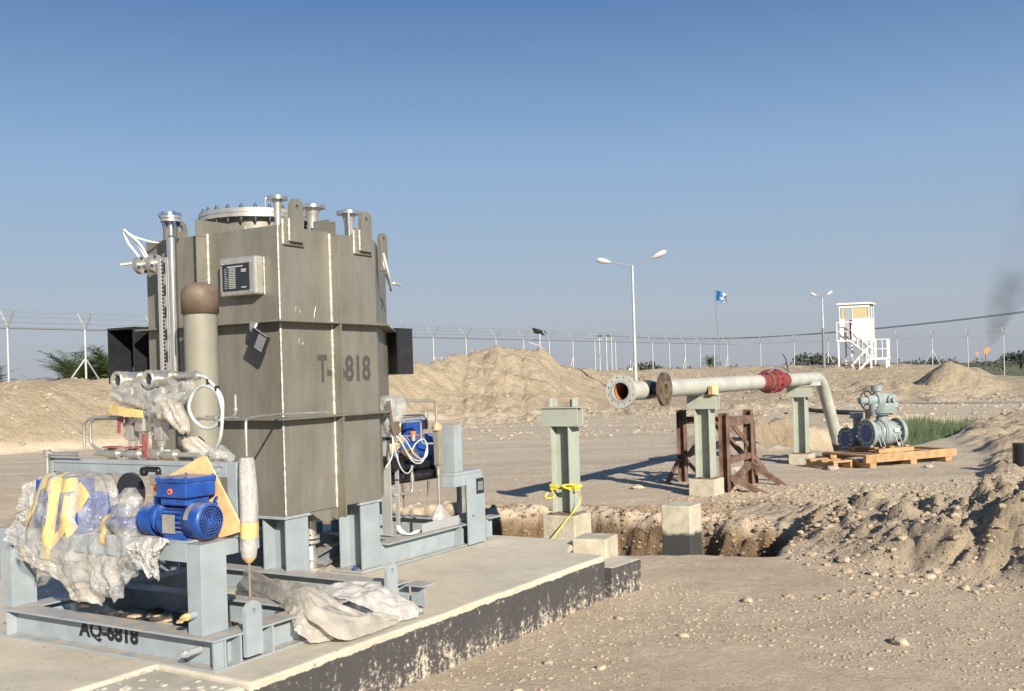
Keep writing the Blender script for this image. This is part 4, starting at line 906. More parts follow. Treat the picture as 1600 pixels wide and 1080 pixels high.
# ------------------------------------------------------------------ instrument cluster on the top beam
t = thing('transmitter_cluster', 'pair of pressure transmitters half wrapped in plastic above the top beam', 'transmitter', (.25, .75, .89), 'P')
SH = M['satin']
for v, nm in ((.925, 0), (.695, 1)):
    b = MB().cyl((.26, v, 1.285), (.26, v-.13, 1.285), .040, n=26).cyl((.21, v-.02, 1.285), (.26, v-.02, 1.285), .044, n=26).build('transmitter_head', SH, t)
    r_ = MB().lathe((.212, v-.02, 1.285), (-1, 0, 0), [(0, .022), (0, .046), (.018, .046), (.024, .040), (.020, .030), (.004, .026), (.004, .001)], 30); r_.build('window_rim', M['satin'], b)
    MB().cyl((.205, v-.02, 1.285), (.2085, v-.02, 1.285), .025, n=24).build('window_glass', M['plate'], b)
    MB().cyl((.26, v-.05, 1.20), (.26, v-.05, 1.25), .022, n=16).build('neck', SH, b)
MB().cyl((.27, .56, 1.30), (.27, .41, 1.295), .017, n=14).cyl((.27, .80, 1.305), (.27, .74, 1.305), .02, n=14).cyl((.27, .43, 1.296), (.27, .405, 1.295), .024, n=6).build('cable_gland', SH, t)
MB().box(.215, .32, .55, .90, 1.175, 1.215).build('mounting_bracket', SH, t, bev=.003)
wl = [((.23, .97, 1.22), (.24, .86, 1.205), (.23, .76, 1.195), (.23, .67, 1.17), (.23, .58, 1.18), (.24, .50, 1.21), (.26, .44, 1.25))]
for i, pth in enumerate(wl):
    LW = Lump(list(pth), [.03, .062, .06, .065, .07, .055, .02], [.03, .06, .055, .06, .065, .05, .02], (0, 0, 1), (1, 0, 0), .08, 7, .18, 31, 3); LW.mesh(mb := MB(), 70, 60); mb.build('plastic_wrap', M['bubblethin'], t)
Lump([(.22, .60, 1.14), (.22, .52, 1.12), (.23, .47, 1.07), (.24, .45, 1.04)], [.06, .06, .05, .015], [.05, .05, .03, .01], (0, 0, 1), (1, 0, 0), .1, 5, .25, 36, 3).mesh(mb := MB(), 30, 30); mb.build('plastic_wrap', M['bubbledusty'], t)
MB().prism([(.168, .935, 1.120), (.165, .82, 1.105), (.17, .70, 1.100), (.168, .70, 1.135), (.165, .82, 1.15), (.168, .935, 1.165)], (.012, 0, 0)).build('tape_strip', M['strap'], t)
MB().lathe((.25, .785, .965), (0, 0, 1), [(0, .001), (0, .022), (.06, .022), (.065, .042), (.18, .042), (.181, .03)], 28).build('seal_pot', M['shiny'], t)
for v in (.865, .655):
    vb = MB().box(.225, .275, v-.027, v+.027, .985, 1.13).cyl((.25, v, .90), (.25, v, .985), .014, n=12).lathe((.25, v, .955), (0, 0, 1), [(0, .022), (.03, .026)], 6).build('valve_block', SH, t, bev=.003)
    for z in (1.01, 1.06, 1.10): MB().cyl((.25, v+.027, z), (.25, v+.060, z), .012, n=10).build('valve_stem', SH, vb)
    MB().bar((.205, v-.05, 1.075), (.205, v-.12, 1.12), .008, .008).build('valve_lever', M['shiny'], vb)
for (v, z0, z1) in ((.915, 1.02, 1.10), (.895, 1.07, 1.14), (.735, .93, 1.02), (.72, .90, .99)): MB().box(.205, .211, v-.010, v+.010, z0, z1).build('red_handle', M['redhandle'], t)
mf = MB().cyl((.25, 1.16, .915), (.25, .40, .915), .013, n=12)
for v in (1.02, .86, .72, .60): mf.cyl((.25, v-.05, .915), (.25, v+.03, .915), .027, n=18); mf.lathe((.25, v+.035, .915), (0, 1, 0), [(0, .020), (.025, .020)], 6)
mf.build('manifold_pipe', M['satin'], t)
for v in (1.04, .87): MB().box(.22, .28, v-.06, v+.03, .944, .951).build('red_handle', M['redhandle'], t)
T1 = MB().tube(bend([(.27, .84, 1.09), (.27, 1.24, 1.09), (.27, 1.275, 1.06), (.27, 1.275, .93)], .03), .0075, 8).tube(bend([(.25, .84, 1.10), (.25, 1.15, 1.10), (.25, 1.195, 1.075), (.25, 1.195, .96), (.25, 1.12, .93)], .03), .0075, 8)
T1.tube(bend([(.16, 1.16, .915), (.16, 1.43, .915), (.16, 1.43, .78)], .02), .011, 8).tube(bend([(.28, .45, 1.09), (.28, .40, 1.09), (.30, -.0+.36, 1.088), (.30, .22, 1.09), (.30, .195, 1.11), (.30, .195, 1.20)], .02), .0065, 8).cyl((.30, .195, 1.125), (.30, .195, 1.135), .012, n=8)
T1.tube(bend([(.45, .62, 1.08), (.45, .34, 1.083)], .02), .007, 8).tube(bend([(.20, .03, .92), (.20, .03, 1.09), (.60, .33, 1.085), (1.215, .80, 1.065), (1.60, .765, 1.062)], .04), .0068, 8)
T1.cyl((.28, .30, 1.09), (.28, .33, 1.09), .013, n=6).cyl((.28, .35, 1.09), (.28, .37, 1.09), .013, n=6).build('steel_tubing', M['satin'], t)
MB().cyl((.16, 1.43, .90), (.16, 1.43, .935), .02, n=12).build('tube_elbow', M['shiny'], t)
Lump([(.30, .52, 1.0), (.32, .50, .95), (.34, .46, .91), (.35, .42, .90)], [.05, .075, .09, .03], [.04, .05, .06, .03], (0, 1, 0), (1, 0, 0), .08, 6, .16, 41, 2).mesh(mb := MB(), 30, 36); mb.build('plastic_wrap', M['bubbledusty'], t)
Lump([(.32, .40, .905), (.32, .33, .915), (.32, .26, .90)], [.02, .04, .02], [.03, .06, .03], (0, 0, 1), (1, 0, 0), .05, 6, .15, 43, 2).mesh(mb := MB(), 20, 24); mb.build('plastic_wrap', M['bubblethin'], t)
# white cable loop
cl = MB(); loop = [(.27, .405, 1.295), (.27, .36, 1.285), (.26, .30, 1.25), (.26, .245, 1.19), (.25, .23, 1.12), (.25, .25, 1.075), (.25, .31, 1.045), (.25, .37, 1.05), (.25, .43, 1.09), (.25, .455, 1.15), (.26, .43, 1.215), (.26, .37, 1.245), (.26, .31, 1.235)]
cl.tube(smooth_path(loop, 8), .0085, 10); cl.tube(smooth_path([(.26, .31, 1.235), (.255, .26, 1.20), (.25, .232, 1.13), (.25, .235, 1.07), (.255, .255, 1.0), (.27, .30, .95), (.29, .345, .905)], 8), .0085, 10)
cb = cl.build('grey_cable', M['cable'], frame='P', loc=(.26, .35, 1.1)); setp(cb, 'thick pale grey cable coiled in one loop right of the transmitters', 'cable')
for p in ((.262, .33, 1.266), (.26, .272, 1.232), (.25, .245, 1.065)):
    MB().box(p[0]-.012, p[0]+.012, p[1]-.004, p[1]+.004, p[2]-.014, p[2]+.012).build('cable_tie', M['tie'], cb)
# hanging wrapped tube and its rod
t = thing('wrapped_cylinder', 'slim upright cylinder in bubble wrap with yellow tape bands right of the shelf', 'cylinder', (.20, .03, .14), 'P')
LC = Lump([(.20, .03, .915), (.20, .03, .905), (.20, .028, .82), (.20, .027, .70), (.20, .03, .58), (.20, .033, .50), (.20, .034, .46), (.20, .035, .435)], [.012, .032, .038, .040, .040, .038, .033, .014], [.012, .032, .038, .040, .040, .038, .033, .014], (0, 1, 0), (1, 0, 0), .03, 5, .07, 51, 3)
LC.mesh(mb := MB(), 60, 40); mb.build('bubble_wrap', M['bubble'], t)
for a, b in ((.52, .62), (.86, .99)):
    P_ = [LC.pos(np.full(25, tt), np.linspace(0, 2*math.pi, 25)) for tt in np.linspace(a, b, 6)]; c_ = [interp_path(LC.path, np.full(25, tt)) for tt in np.linspace(a, b, 6)]
    R_ = np.stack([c+(p-c)*1.05 for p, c in zip(P_, c_)]).reshape(-1, 3); mb = MB(); mb.add([tuple(p) for p in R_], [(j*25+i, j*25+i+1, (j+1)*25+i+1, (j+1)*25+i) for j in range(5) for i in range(24)], True); mb.build('tape_band', M['strap'], t)
MB().cyl((.20, .035, .44), (.20, .035, .14), .0065, n=10).build('rod', M['shiny'], t)
# floor wrap
t = thing('discarded_bubble_wrap', 'long dusty bubble wrap sheet trailing over the skid side beam onto the pad', 'bubble wrap', (.7, .1, .05), 'P')
def sheet(par, path, wid, side, arch, seed, m, fold=.03, nu=110, nv=50):
    """crumpled film lying along a path: arched across, creased, ragged at its ends"""
    pth = smooth_path(path, 6); T, S = np.meshgrid(np.linspace(0, 1, nu), np.linspace(-1, 1, nv), indexing='ij'); T2 = np.clip(T+.05*fbm(S*2, S*0+seed, seed, 3)*np.sin(T*3.14159)**.3, 0, 1)
    c = interp_path(pth, T2); w_ = np.interp(T2, np.linspace(0, 1, len(wid)), wid)*(1+.22*fbm(T*5, np.sign(S)*3., seed+1, 3)); ar = np.interp(T2, np.linspace(0, 1, len(arch)), arch)
    h_ = ar*(1-np.abs(S)**2.2)+fold*(1-2*np.abs(fbm(S*1.6+T*2, T*4-S, seed+3, 3)))*(1-.55*np.abs(S))-.5*fold+.006*fbm(S*6, T*14, seed+5, 3)
    P_ = c+np.array(side)[None, None]*(S*w_)[..., None]; P_[..., 2] += h_; P_[..., 2] = np.maximum(P_[..., 2], .006+.004*np.abs(S)); P_ = P_.reshape(-1, 3)
    mb = MB(); mb.add([tuple(p) for p in P_], [(a*nv+b, a*nv+b+1, (a+1)*nv+b+1, (a+1)*nv+b) for a in range(nu-1) for b in range(nv-1)], True); return mb.build('sheet', M[m], par)
sheet(t, [(1.15, 1.05, .10), (.98, .76, .11), (.82, .46, .15), (.72, .24, .17), (.66, .08, .175), (.64, -.03, .12), (.70, -.12, .05), (.84, -.17, .02), (1.0, -.19, .005)], [.07, .13, .15, .14, .15, .17, .16, .12, .05], (.93, .36, 0), [.05, .07, .07, .06, .05, .06, .07, .06, .02], 61, 'bubbledusty', .035)
sheet(t, [(.86, .26, .145), (.96, .12, .155), (1.03, .02, .14), (1.07, -.06, .08), (1.12, -.15, .02), (1.17, -.205, .005)], [.10, .17, .20, .19, .14, .06], (.97, .22, 0), [.02, .03, .03, .06, .06, .02], 66, 'bubble', .03)
sheet(t, [(.60, .20, .15), (.55, .05, .15), (.52, -.03, .10), (.56, -.08, .03), (.62, -.12, .01)], [.05, .09, .10, .09, .05], (.95, -.1, 0), [.02, .03, .04, .05, .02], 69, 'bubbledusty', .025)
# ------------------------------------------------------------------ second skid beyond the tank
s2 = thing('rear_skid', 'blue grey steel skid behind the tank with a stepped end post and black shelf beams', 'skid', (2.3, .85, 0), 'P')
sk_sv = sk
def b2(name, p, q, b, h, up=(0, 0, 1)): return MB().ibeam(p, q, b, h, .009, up).build(name, G, s2, bev=.0015)
b2('side_beam', (2.19, .86, .085), (3.27, .86, .085), .13, .16); b2('end_beam', (3.35, .80, .085), (3.35, 2.3, .085), .12, .158); b2('cross_beam', (2.45, .93, .084), (2.45, 2.3, .084), .10, .15)
for u in (3.05, 3.28): MB().box(u, u+.01, .797, .853, .015, .155).build('stiffener_plate', G, s2)
MB().box(3.12, 3.35, .775, .790, .01, .50).build('post_plate', G, s2, bev=.002)
MB().box(3.20, 3.35, .7905, .93, .166, .53).build('post', G, s2, bev=.002)
MB().box(2.98, 3.34, .792, .93, .531, .555).build('shelf_plate', G, s2, bev=.002); MB().box(2.97, 3.195, .792, .90, .45, .530).build('shelf_bracket', G, s2, bev=.002)
MB().box(3.00, 3.10, .80, .90, .556, .905).build('upper_post', G, s2, bev=.002)
MB().bar((3.36, .78, .18), (3.50, .78, .18), .11, .010).bar((3.36, .78, .10), (3.44, .78, .10), .01, .14).build('end_stub', G, s2)
npb = MB().box(3.235, 3.335, .770, .7745, .375, .490).build('nameplate', M['plate'], s2)
MB().box(3.25, 3.32, .7685, .7698, .40, .465).build('plate_print', M['galvdark'], npb)
MB().cyl((3.18, .772, .22), (3.18, .7749, .22), .008, n=8).build('bolt', M['boltdark'], s2)
KB = M['blackgloss']
MB().box(2.40, 3.10, 1.10, 1.18, .868, .94).build('upper_rail', M['black'], s2, bev=.004); MB().box(2.40, 3.10, 1.09, 1.19, .941, .958).build('rail_cap', G, s2)
MB().cyl((2.45, 1.05, .545), (3.05, 1.0, .545), .040, n=20).build('padded_rail', KB, s2); MB().cyl((2.45, 1.08, .615), (3.05, 1.03, .615), .036, n=20).build('padded_rail', KB, s2)
MB().box(2.45, 3.0, 1.12, 1.4, .55, .56).build('motor_shelf', G, s2)
MB().tube([(2.66, 1.02, .50), (2.665, 1.02, .38), (2.66, 1.02, .33)], [.012, .006, .001], 6).tube([(2.93, .99, .50), (2.92, .99, .43), (2.90, .99, .37)], [.014, .006, .001], 6).build('torn_wrap_tail', M['browncap'], s2)
t = thing('rear_pump_motor', 'blue motor with a red cap and tan coupling on the rear skid behind the tank', 'motor', (2.85, 1.1, .68), 'P')
MB().lathe((2.62, 1.12, .735), (1, .0, 0), [(0, .001), (0, .08), (.02, .10), (.20, .10), (.22, .09), (.45, .09), (.47, .10), (.54, .10), (.56, .07), (.56, .001)], 32).build('motor_body', M['blue'], t)
MB().box(2.80, 2.99, 1.07, 1.20, .84, .95).build('terminal_box', M['blue'], t, bev=.006); MB().box(2.50, 2.63, 1.10, 1.22, .86, .90).build('rear_cover', M['blue'], t, bev=.006)
MB().lathe((2.55, 1.05, .77), (0, -1, 0), [(-.04, .05), (0, .07), (.02, .065), (.05, .04), (.05, .001)], 20).cyl((2.66, 1.0, .72), (2.66, .93, .72), .045, n=16).cyl((2.70, .98, .70), (2.70, .92, .70), .028, n=14).build('coupling', M['browncap'], t)
Lump([(2.50, 1.02, .73), (2.55, 1.0, .80), (2.60, 1.0, .85)], [.05, .08, .03], [.04, .06, .03], (1, 0, 0), (0, 1, 0), .08, 5, .2, 71, 2).mesh(mb := MB(), 24, 26); mb.build('tan_wrapping', M['tan'], t)
Lump([(2.42, 1.02, .69), (2.50, 1.0, .66), (2.60, .98, .65)], [.03, .06, .04], [.04, .05, .03], (0, 0, 1), (0, 1, 0), .05, 5, .15, 72, 2).mesh(mb := MB(), 24, 26); mb.build('black_bag', KB, t)
MB().cyl((2.80, 1.02, .80), (2.80, 1.02, .845), .018, n=12).build('filler_neck', M['satin'], t); MB().cyl((2.80, 1.02, .846), (2.80, 1.02, .87), .022, n=12).build('red_cap', M['orange'], t)
t = thing('rear_instrument_tubing', 'bent steel tubing and striped cylinder in front of the rear blue motor', 'tubing', (2.95, .92, .5), 'P')
mb = MB().tube(bend([(2.45, .97, 1.10), (2.92, .90, 1.085), (2.93, .90, .92)], .03), .009, 8); mb.cyl((2.93, .90, .895), (2.93, .90, .92), .016, n=10)
mb.tube(bend([(2.58, .97, .80), (2.58, .97, .945), (2.80, .95, .945), (2.80, .95, .78), (2.90, .92, .775)], .03), .008, 8).tube([(2.93, .90, .60), (2.93, .90, .18)], .009, 8).lathe((2.93, .90, .54), (0, 0, 1), [(0, .015), (.06, .015)], 8)
mb.tube(bend([(2.69, .96, .64), (2.69, .96, .44), (2.50, .99, .44)], .03), .010, 8).cyl((2.69, .96, .52), (2.69, .96, .57), .016, n=8).tube([(2.35, 1.15, .975), (3.12, 1.12, .975)], .011, 8).cyl((2.55, 1.14, .975), (2.62, 1.14, .975), .02, n=8).cyl((3.10, 1.12, .95), (3.10, 1.12, 1.0), .016, n=8)
mb.build('steel_tubing', M['satin'], t)
MB().box(2.915, 2.965, .875, .925, .61, .87).build('cylinder_body', M['satin'], t, bev=.004)
MB().box(2.918, 2.96, .872, .8745, .62, .86).box(2.911, 2.9145, .88, .92, .62, .86).build('cylinder_scale', M['beige'], t)
Lump([(2.93, .9, .93), (2.93, .9, .90), (2.92, .9, .87)], [.01, .035, .03], [.01, .035, .03], (1, 0, 0), (0, 1, 0), .1, 4, .2, 73, 2).mesh(mb := MB(), 14, 16); mb.build('rag', M['tan'], t)
Lump([(2.93, .90, .33), (2.94, .90, .27), (2.97, .90, .21), (3.0, .90, .17)], [.01, .06, .10, .08], [.01, .04, .06, .05], (1, 0, 0), (0, 1, 0), .08, 5, .16, 74, 2).mesh(mb := MB(), 26, 30); mb.build('plastic_wrap', M['bubble'], t)
t = thing('wrapped_junction', 'plastic wrapped junction box with peeling tan tape at the right edge of the tank', 'box', (2.42, .95, 1.05), 'P')
MB().box(2.35, 2.56, .94, 1.03, 1.0, 1.125).build('steel_box', SH, t)
Lump([(2.45, .95, 1.14), (2.45, .94, 1.12), (2.45, .93, 1.05), (2.42, .93, .97), (2.40, .94, .90), (2.39, .95, .86)], [.06, .11, .12, .10, .06, .03], [.04, .07, .08, .07, .05, .02], (1, 0, 0), (0, 1, 0), .05, 5, .13, 75, 2).mesh(mb := MB(), 44, 44); mb.build('plastic_wrap', M['bubblethin'], t)
mb = MB().prism([(2.30, .865, 1.10), (2.335, .862, 1.11), (2.36, .86, .93), (2.34, .86, .92)], (0, -.005, 0)).prism([(2.33, .862, .95), (2.42, .862, .965), (2.44, .86, .89), (2.36, .86, .865)], (0, -.006, 0)); mb.build('tape_strip', M['browncap'], t)
cb = MB()
for i, (a, b, c) in enumerate([(.0, .0, 0), (.02, -.03, .02), (.04, .02, .04)]):
    cb.tube(smooth_path([(2.40, .90, .90), (2.44+a, .86, .82+b), (2.52+a, .84, .71+b), (2.62+a, .84, .675+b*.5), (2.72, .85, .70+c), (2.745, .86, .765+c*.3), (2.70, .86, .82), (2.62, .86, .80), (2.56, .86, .75)], 6), .0055, 7)
cb.tube(smooth_path([(2.38, .88, .90), (2.33, .85, .74), (2.24, .84, .66)], 6), .006, 7).tube(smooth_path([(2.37, .88, .89), (2.38, .85, .72), (2.42, .84, .63), (2.5, .85, .60), (2.6, .88, .64)], 6), .005, 7)
o = cb.build('coiled_cables', M['cable'], frame='P', loc=(2.5, .86, .75)); setp(o, 'pale cables hanging in loops from the wrapped box right of the tank', 'cable')
t = thing('cable_tray', 'upright galvanised cable tray and flat tray on the rear skid beam', 'cable tray', (2.46, 1.0, .2), 'P')
MB().box(2.44, 2.45, .96, 1.04, .17, .83).box(2.4505, 2.50, 1.035, 1.04, .17, .83).build('upright_tray', M['galv'], t); MB().box(2.53, 2.54, .96, .99, .17, .85).build('upright_strip', M['galv'], t)
MB().box(2.62, 3.08, .83, .834, .170, .235).box(2.62, 3.08, .8345, .93, .166, .170).build('flat_tray', M['galv'], t, bev=.001)
cb = MB()
for k in range(3): cb.tube(smooth_path([(2.46, .93-.01*k, .24), (2.45+.02*k, .90, .20), (2.50, .86, .180), (2.56, .845, .178+.008*k), (2.65, .87, .185)], 6), .0042, 7)
o = cb.build('floor_cables', M['cablewhite'], frame='P', loc=(2.5, .87, .2)); setp(o, 'white cables curving into the flat tray on the rear skid', 'cable')
t = thing('tag_box', 'slim open steel switch box hanging under the rear skid shelf beside the end post', 'box', (3.05, .85, .3), 'P')
MB().box(3.08, 3.17, .80, .83, .25, .46).build('box_body', M['satin'], t, bev=.002); MB().box(3.055, 3.078, .80, .83, .255, .455).build('dark_side', M['plate'], t); MB().tube(smooth_path([(3.06, .86, .44), (3.02, .83, .47), (3.0, .82, .51)]), .008, 6).build('white_lead', M['cablewhite'], t)
# ------------------------------------------------------------------ pipe supports
def support(u, v, wp0, wp1, lab, guides):
    t = thing('pipe_support', lab, 'pipe support', (u, v, wp0), 'P', 'green H column pipe supports on concrete plinths'); g = M['green']; s = .10
    MB().box(u-.17, u+.17, v-.17, v+.17, wp0, wp1).build('plinth', M['plinth'], t, bev=.012)
    MB().box(u-.13, u+.13, v-.13, v+.13, wp1+.0005, wp1+.014).build('base_plate', M['rust'], t)
    w0 = wp1+.0145; w1 = .766
    MB().box(u-s, u+s, v-s, v-s+.014, w0, w1).box(u-s, u+s, v+s-.014, v+s, w0, w1).box(u-.006, u+.006, v-s+.0142, v+s-.0142, w0, w1).build('column', g, t, bev=.002)
    MB().box(u-.11, u+.11, v-.20, v+.20, .7665, .776).box(u-.11, u+.11, v-.20, v+.20, .934, .9455).box(u-.008, u+.008, v-.198, v+.198, .7762, .9338).box(u-.095, u-.085, v-.19, v+.19, .7762, .9338).build('cap_beam', g, t, bev=.002)
    for a in guides: MB().box(u-.05, u+.05, v+a-.008, v+a+.008, .946, 1.03).box(u-.008, u+.008, v+a-.05 if a > 0 else v+a+.009, v+a-.009 if a > 0 else v+a+.05, .946, 1.02).build('pipe_guide', g, t, bev=.002)
    return t
support(5.26, 1.10, -.75, -.05, 'green pipe support without a pipe, yellow tape tied round its column', (-.12, .12))
support(8.95, 1.10, -.42, -.095, 'middle green pipe support carrying the pipe beside timber chocks', (-.13,))
support(13.3, 1.10, -.42, -.14, 'farthest green pipe support just before the pipe bends down', ())
# knotted yellow tape
t = thing('barrier_tape', 'yellow plastic tape knotted round the nearest green column with a loose tail', 'tape', (5.2, 1.0, .2), 'P')
mb = MB()
for dz, dd in ((.0, .0), (.022, .004)):
    k = [(5.15-dd, .995-dd), (5.37+dd, .995-dd), (5.37+dd, 1.205+dd), (5.15-dd, 1.205+dd), (5.15-dd, .995-dd)]; pts = []
    for i in range(4):
        for j in range(4): a = Vector(k[i]).lerp(Vector(k[i+1]), j/4); pts.append((a.x, a.y, .19+dz+.012*math.sin(i*2+j+dz*90)))
    pts.append((5.15-dd, .995-dd, .19+dz))
    for a, b in zip(pts, pts[1:]): mb.bar(a, b, .004, .026, (0, 0, 1), .001)
mb.build('wrapping', M['tapey'], t)
mb = MB()
for pth in ([(5.16, .985, .20), (5.17, .93, .222), (5.18, .92, .19), (5.16, .95, .19)], [(5.16, .985, .20), (5.14, .95, .235), (5.10, 1.05, .23), (5.14, .99, .19)], [(5.18, .96, .195), (5.15, .89, .12), (5.12, .93, .02), (5.06, 1.0, -.08), (5.0, 1.06, -.18), (4.98, 1.12, -.27)], [(5.13, 1.22, .16), (5.11, 1.24, .11), (5.13, 1.16, .12), (5.13, 1.18, .19)]):
    P_ = smooth_path(pth, 5); mb = MB(); tl = pth[-1][2] < 0
    for a, b in zip(P_, P_[1:]): mb.bar(a, b, .003, .010 if tl else .014, (0, 0, 1), .001)
    mb.build('loose_tail' if tl else 'knot_loop', M['tapey'], t)
# ------------------------------------------------------------------ pipeline
t = thing('pipeline', 'pale green pipe with open end flange, brown side flange, red joint and downward bend', 'pipe', (10, 1.10, 1.05), 'P'); PC = 1.052; r = .104; PM = M['pipe']
MB().tube([(6.60, 1.10, PC), (11.16, 1.10, PC)], r, 40, caps=False).lathe((6.60, 1.10, PC), (1, 0, 0), [(-.04, r*.9), (-.04, r*1.12), (.04, r)], 40).build('pipe', PM, t)
bp_ = bend([(12.44, 1.10, PC), (14.62, 1.10, PC), (15.66, 1.10, -.10)], .36, 12); MB().tube(bp_, r, 40, caps=False).build('bent_pipe', PM, t)
MB().tube([(15.66, 1.10, -.10), (15.90, 1.10, -.37)], r*1.03, 30, caps=False).build('black_pipe_end', M['black'], t)
mb = MB().lathe((6.60, 1.10, PC), (1, 0, 0), [(-.035, r*.86), (1.5, r*.86), (1.5, .001)], 36); mb.build('bore', M['bore'], t)
# end flange with real bolt holes
def drilled_flange(par, name, c, ax, R, rb, th, nh, m, hr=.013, hR=.142):
    c = Vector(c); d = Vector(ax).normalized(); x = Vector((0, 0, 1)); y = d.cross(x).normalized(); mb = MB(); seg = nh*6
    def P(a, rad, h): return c+(x*math.cos(a)+y*math.sin(a))*rad+d*h
    mb.lathe(c, ax, [(0, R), (th, R)], seg); mb.lathe(c, ax, [(th, rb), (0, rb)], 36)
    for h, fl in ((0, 1), (th, 0)):
        for i in range(nh):
            a0 = 2*math.pi*i/nh; a1 = 2*math.pi*(i+1)/nh; am = (a0+a1)/2; hc = P(am, hR, h); k = 12; A_ = y*math.cos(am)-x*math.sin(am); B_ = x*math.cos(am)+y*math.sin(am)
            hole = [hc+(B_*math.cos(2*math.pi*j/k)+A_*math.sin(2*math.pi*j/k))*hr for j in range(k)]
            # outline of the sector, 12 points matching the hole's points: outward, +a side, inward, -a side
            out = [P(am, R, h), P(am+(a1-am)*.6, R, h), P(a1, R, h), P(a1, hR, h), P(a1, rb, h), P(am+(a1-am)*.6, rb, h), P(am, rb, h), P(am-(a1-am)*.6, rb, h), P(a0, rb, h), P(a0, hR, h), P(a0, R, h), P(am-(a1-am)*.6, R, h)]
            fs = [(j, (j+1) % k, k+(j+1) % k, k+j) for j in range(k)]
            if fl: fs = [f[::-1] for f in fs]
            mb.add(hole+out, fs)
            if fl: mb.add(hole+[p+d*th for p in hole], [(j, (j+1) % k, k+(j+1) % k, k+j) for j in range(k)])
    return mb.build(name, m, par)
drilled_flange(t, 'end_flange', (6.52, 1.10, PC), (1, 0, 0), .172, .092, .028, 12, PM)
MB().lathe((6.516, 1.10, PC), (1, 0, 0), [(0, .092), (0, .118), (.004, .118)], 36).build('flange_face', M['galv'], t)
br = MB().lathe((7.14, 1.02, PC), (0, -1, 0), [(0, .075), (.09, .075), (.11, .10), (.13, .10)], 32).build('branch_stub', M['black'], t)
drilled_flange(br, 'branch_flange', (7.14, .85, PC), (0, 1, 0), .182, .062, .040, 12, M['rustflange'], .010, .152)
MB().lathe((7.14, .851, PC), (0, 1, 0), [(-.003, .062), (-.003, .095), (0, .095)], 32).lathe((7.14, .848, PC), (0, 1, 0), [(0, .0615), (.10, .0615), (.10, .001)], 32).build('machined_face', M['brass'], br)
MB().tube([(7.02, 1.10, PC), (7.25, 1.10, PC)], r+.0015, 36, caps=False).build('black_band', M['black'], t)
MB().tube(bend([(7.0, 1.10, PC+r), (7.02, 1.10, PC+r+.035), (7.08, 1.08, PC+r+.03), (7.10, 1.06, PC+r-.01)], .02), .006, 6).build('small_hook', M['rust'], t)
rd_ = MB().lathe((11.16, 1.10, PC), (1, 0, 0), [(0, r), (.0, r*1.06), (.28, r*1.10), (.45, r*1.42), (.455, r*1.7), (.545, r*1.7), (.55, r*1.3), (.72, r*1.3), (.725, r*1.7), (.82, r*1.7), (.83, r*1.38), (1.0, r*1.18), (1.28, r*1.12), (1.28, r)], 40).build('red_joint', M['redpaint'], t)
bolt_ring(t, (11.79, 1.10, PC), (1, 0, 0), r*1.52, 12, M['redpaint'], .016, .20)
MB().lathe((11.46, 1.10, PC), (1, 0, 0), [(0, r*1.26), (.03, r*1.36)], 36).build('pale_ring', M['browncap'], rd_)
MB().tube(smooth_path([(11.3, 1.0, PC+.13), (11.8, .98, PC+.22), (12.3, 1.0, PC+.15), (12.5, 1.05, PC+.14), (12.2, 1.0, PC+.33), (12.05, 1.0, PC+.40)], 6), .012, 6).build('wire_tie', M['galvdark'], t)
t2 = thing('timber_chock', 'pale and orange timber chocks wedged beside the pipe on the middle support', 'chock', (8.9, .95, .95), 'P')
MB().box(8.79, 8.88, .945, .985, .9465, 1.045).build('orange_block', M['timber'], t2, bev=.003); MB().box(8.79, 8.88, .905, .940, .9465, 1.055).build('pale_block', M['chock'], t2, bev=.003); MB().box(8.90, 9.02, .935, .97, .9465, 1.06).build('pale_block', M['chock'], t2, bev=.003)
o = MB().prism([(13.25, .93, .947), (13.55, .93, .947), (13.50, .93, 1.01), (13.38, .93, .98)], (0, -.10, .0)).build('bent_sheet', M['white'], frame='P', loc=(13.4, .9, .947)); setp(o, 'small bent white sheet lying on the farthest pipe support', 'sheet')
# ------------------------------------------------------------------ rusty trestle
t = thing('rusty_trestle', 'rusty welded steel trestle with braced legs beyond the middle pipe support', 'trestle', (9.8, 1.4, -.3), 'P'); RM = M['rust']; zt = .70; zb = -.31
def angle(name, p, q, s=.09, up=(0, 0, 1)):
    p = Vector(p); q = Vector(q); d = (q-p).normalized(); u = Vector(up)
    if abs(d.dot(u)) > .95: u = Vector((0, 1, 0))
    x = d.cross(u).normalized(); y = x.cross(d).normalized(); mb = MB(); mb.bar(p, q, s, .010, y); mb.bar(p+x*(s/2-.005)-y*(s/2+.003), q+x*(s/2-.005)-y*(s/2+.003), .010, s-.006, y); return mb.build(name, RM, t)
def legpost(u, v, ztop=zt): 
    mb = MB(); mb.box(u-.055, u+.055, v-.055, v-.046, zb, ztop).box(u-.055, u+.055, v+.046, v+.055, zb, ztop).box(u-.004, u+.004, v-.0455, v+.0455, zb, ztop); mb.build('leg', RM, t, bev=.001)
LP = [(9.22, .95), (10.28, .98), (10.32, 1.95)]
for a in LP: legpost(*a)
angle('top_rail', (9.28, .95, .62), (10.22, .97, .62), .10); angle('top_rail', (10.28, 1.04, .60), (10.32, 1.89, .60), .10); angle('brace', (10.28, 1.04, .10), (10.29, 1.45, .54), .07); angle('brace', (10.32, 1.88, .08), (10.31, 1.5, .54), .07)
angle('mid_rail', (9.28, .95, .12), (10.22, .97, .12), .07); angle('brace', (9.50, .95, .56), (10.20, .99, .26), .07); angle('brace', (9.28, .93, -.20), (10.22, .96, .0), .07)
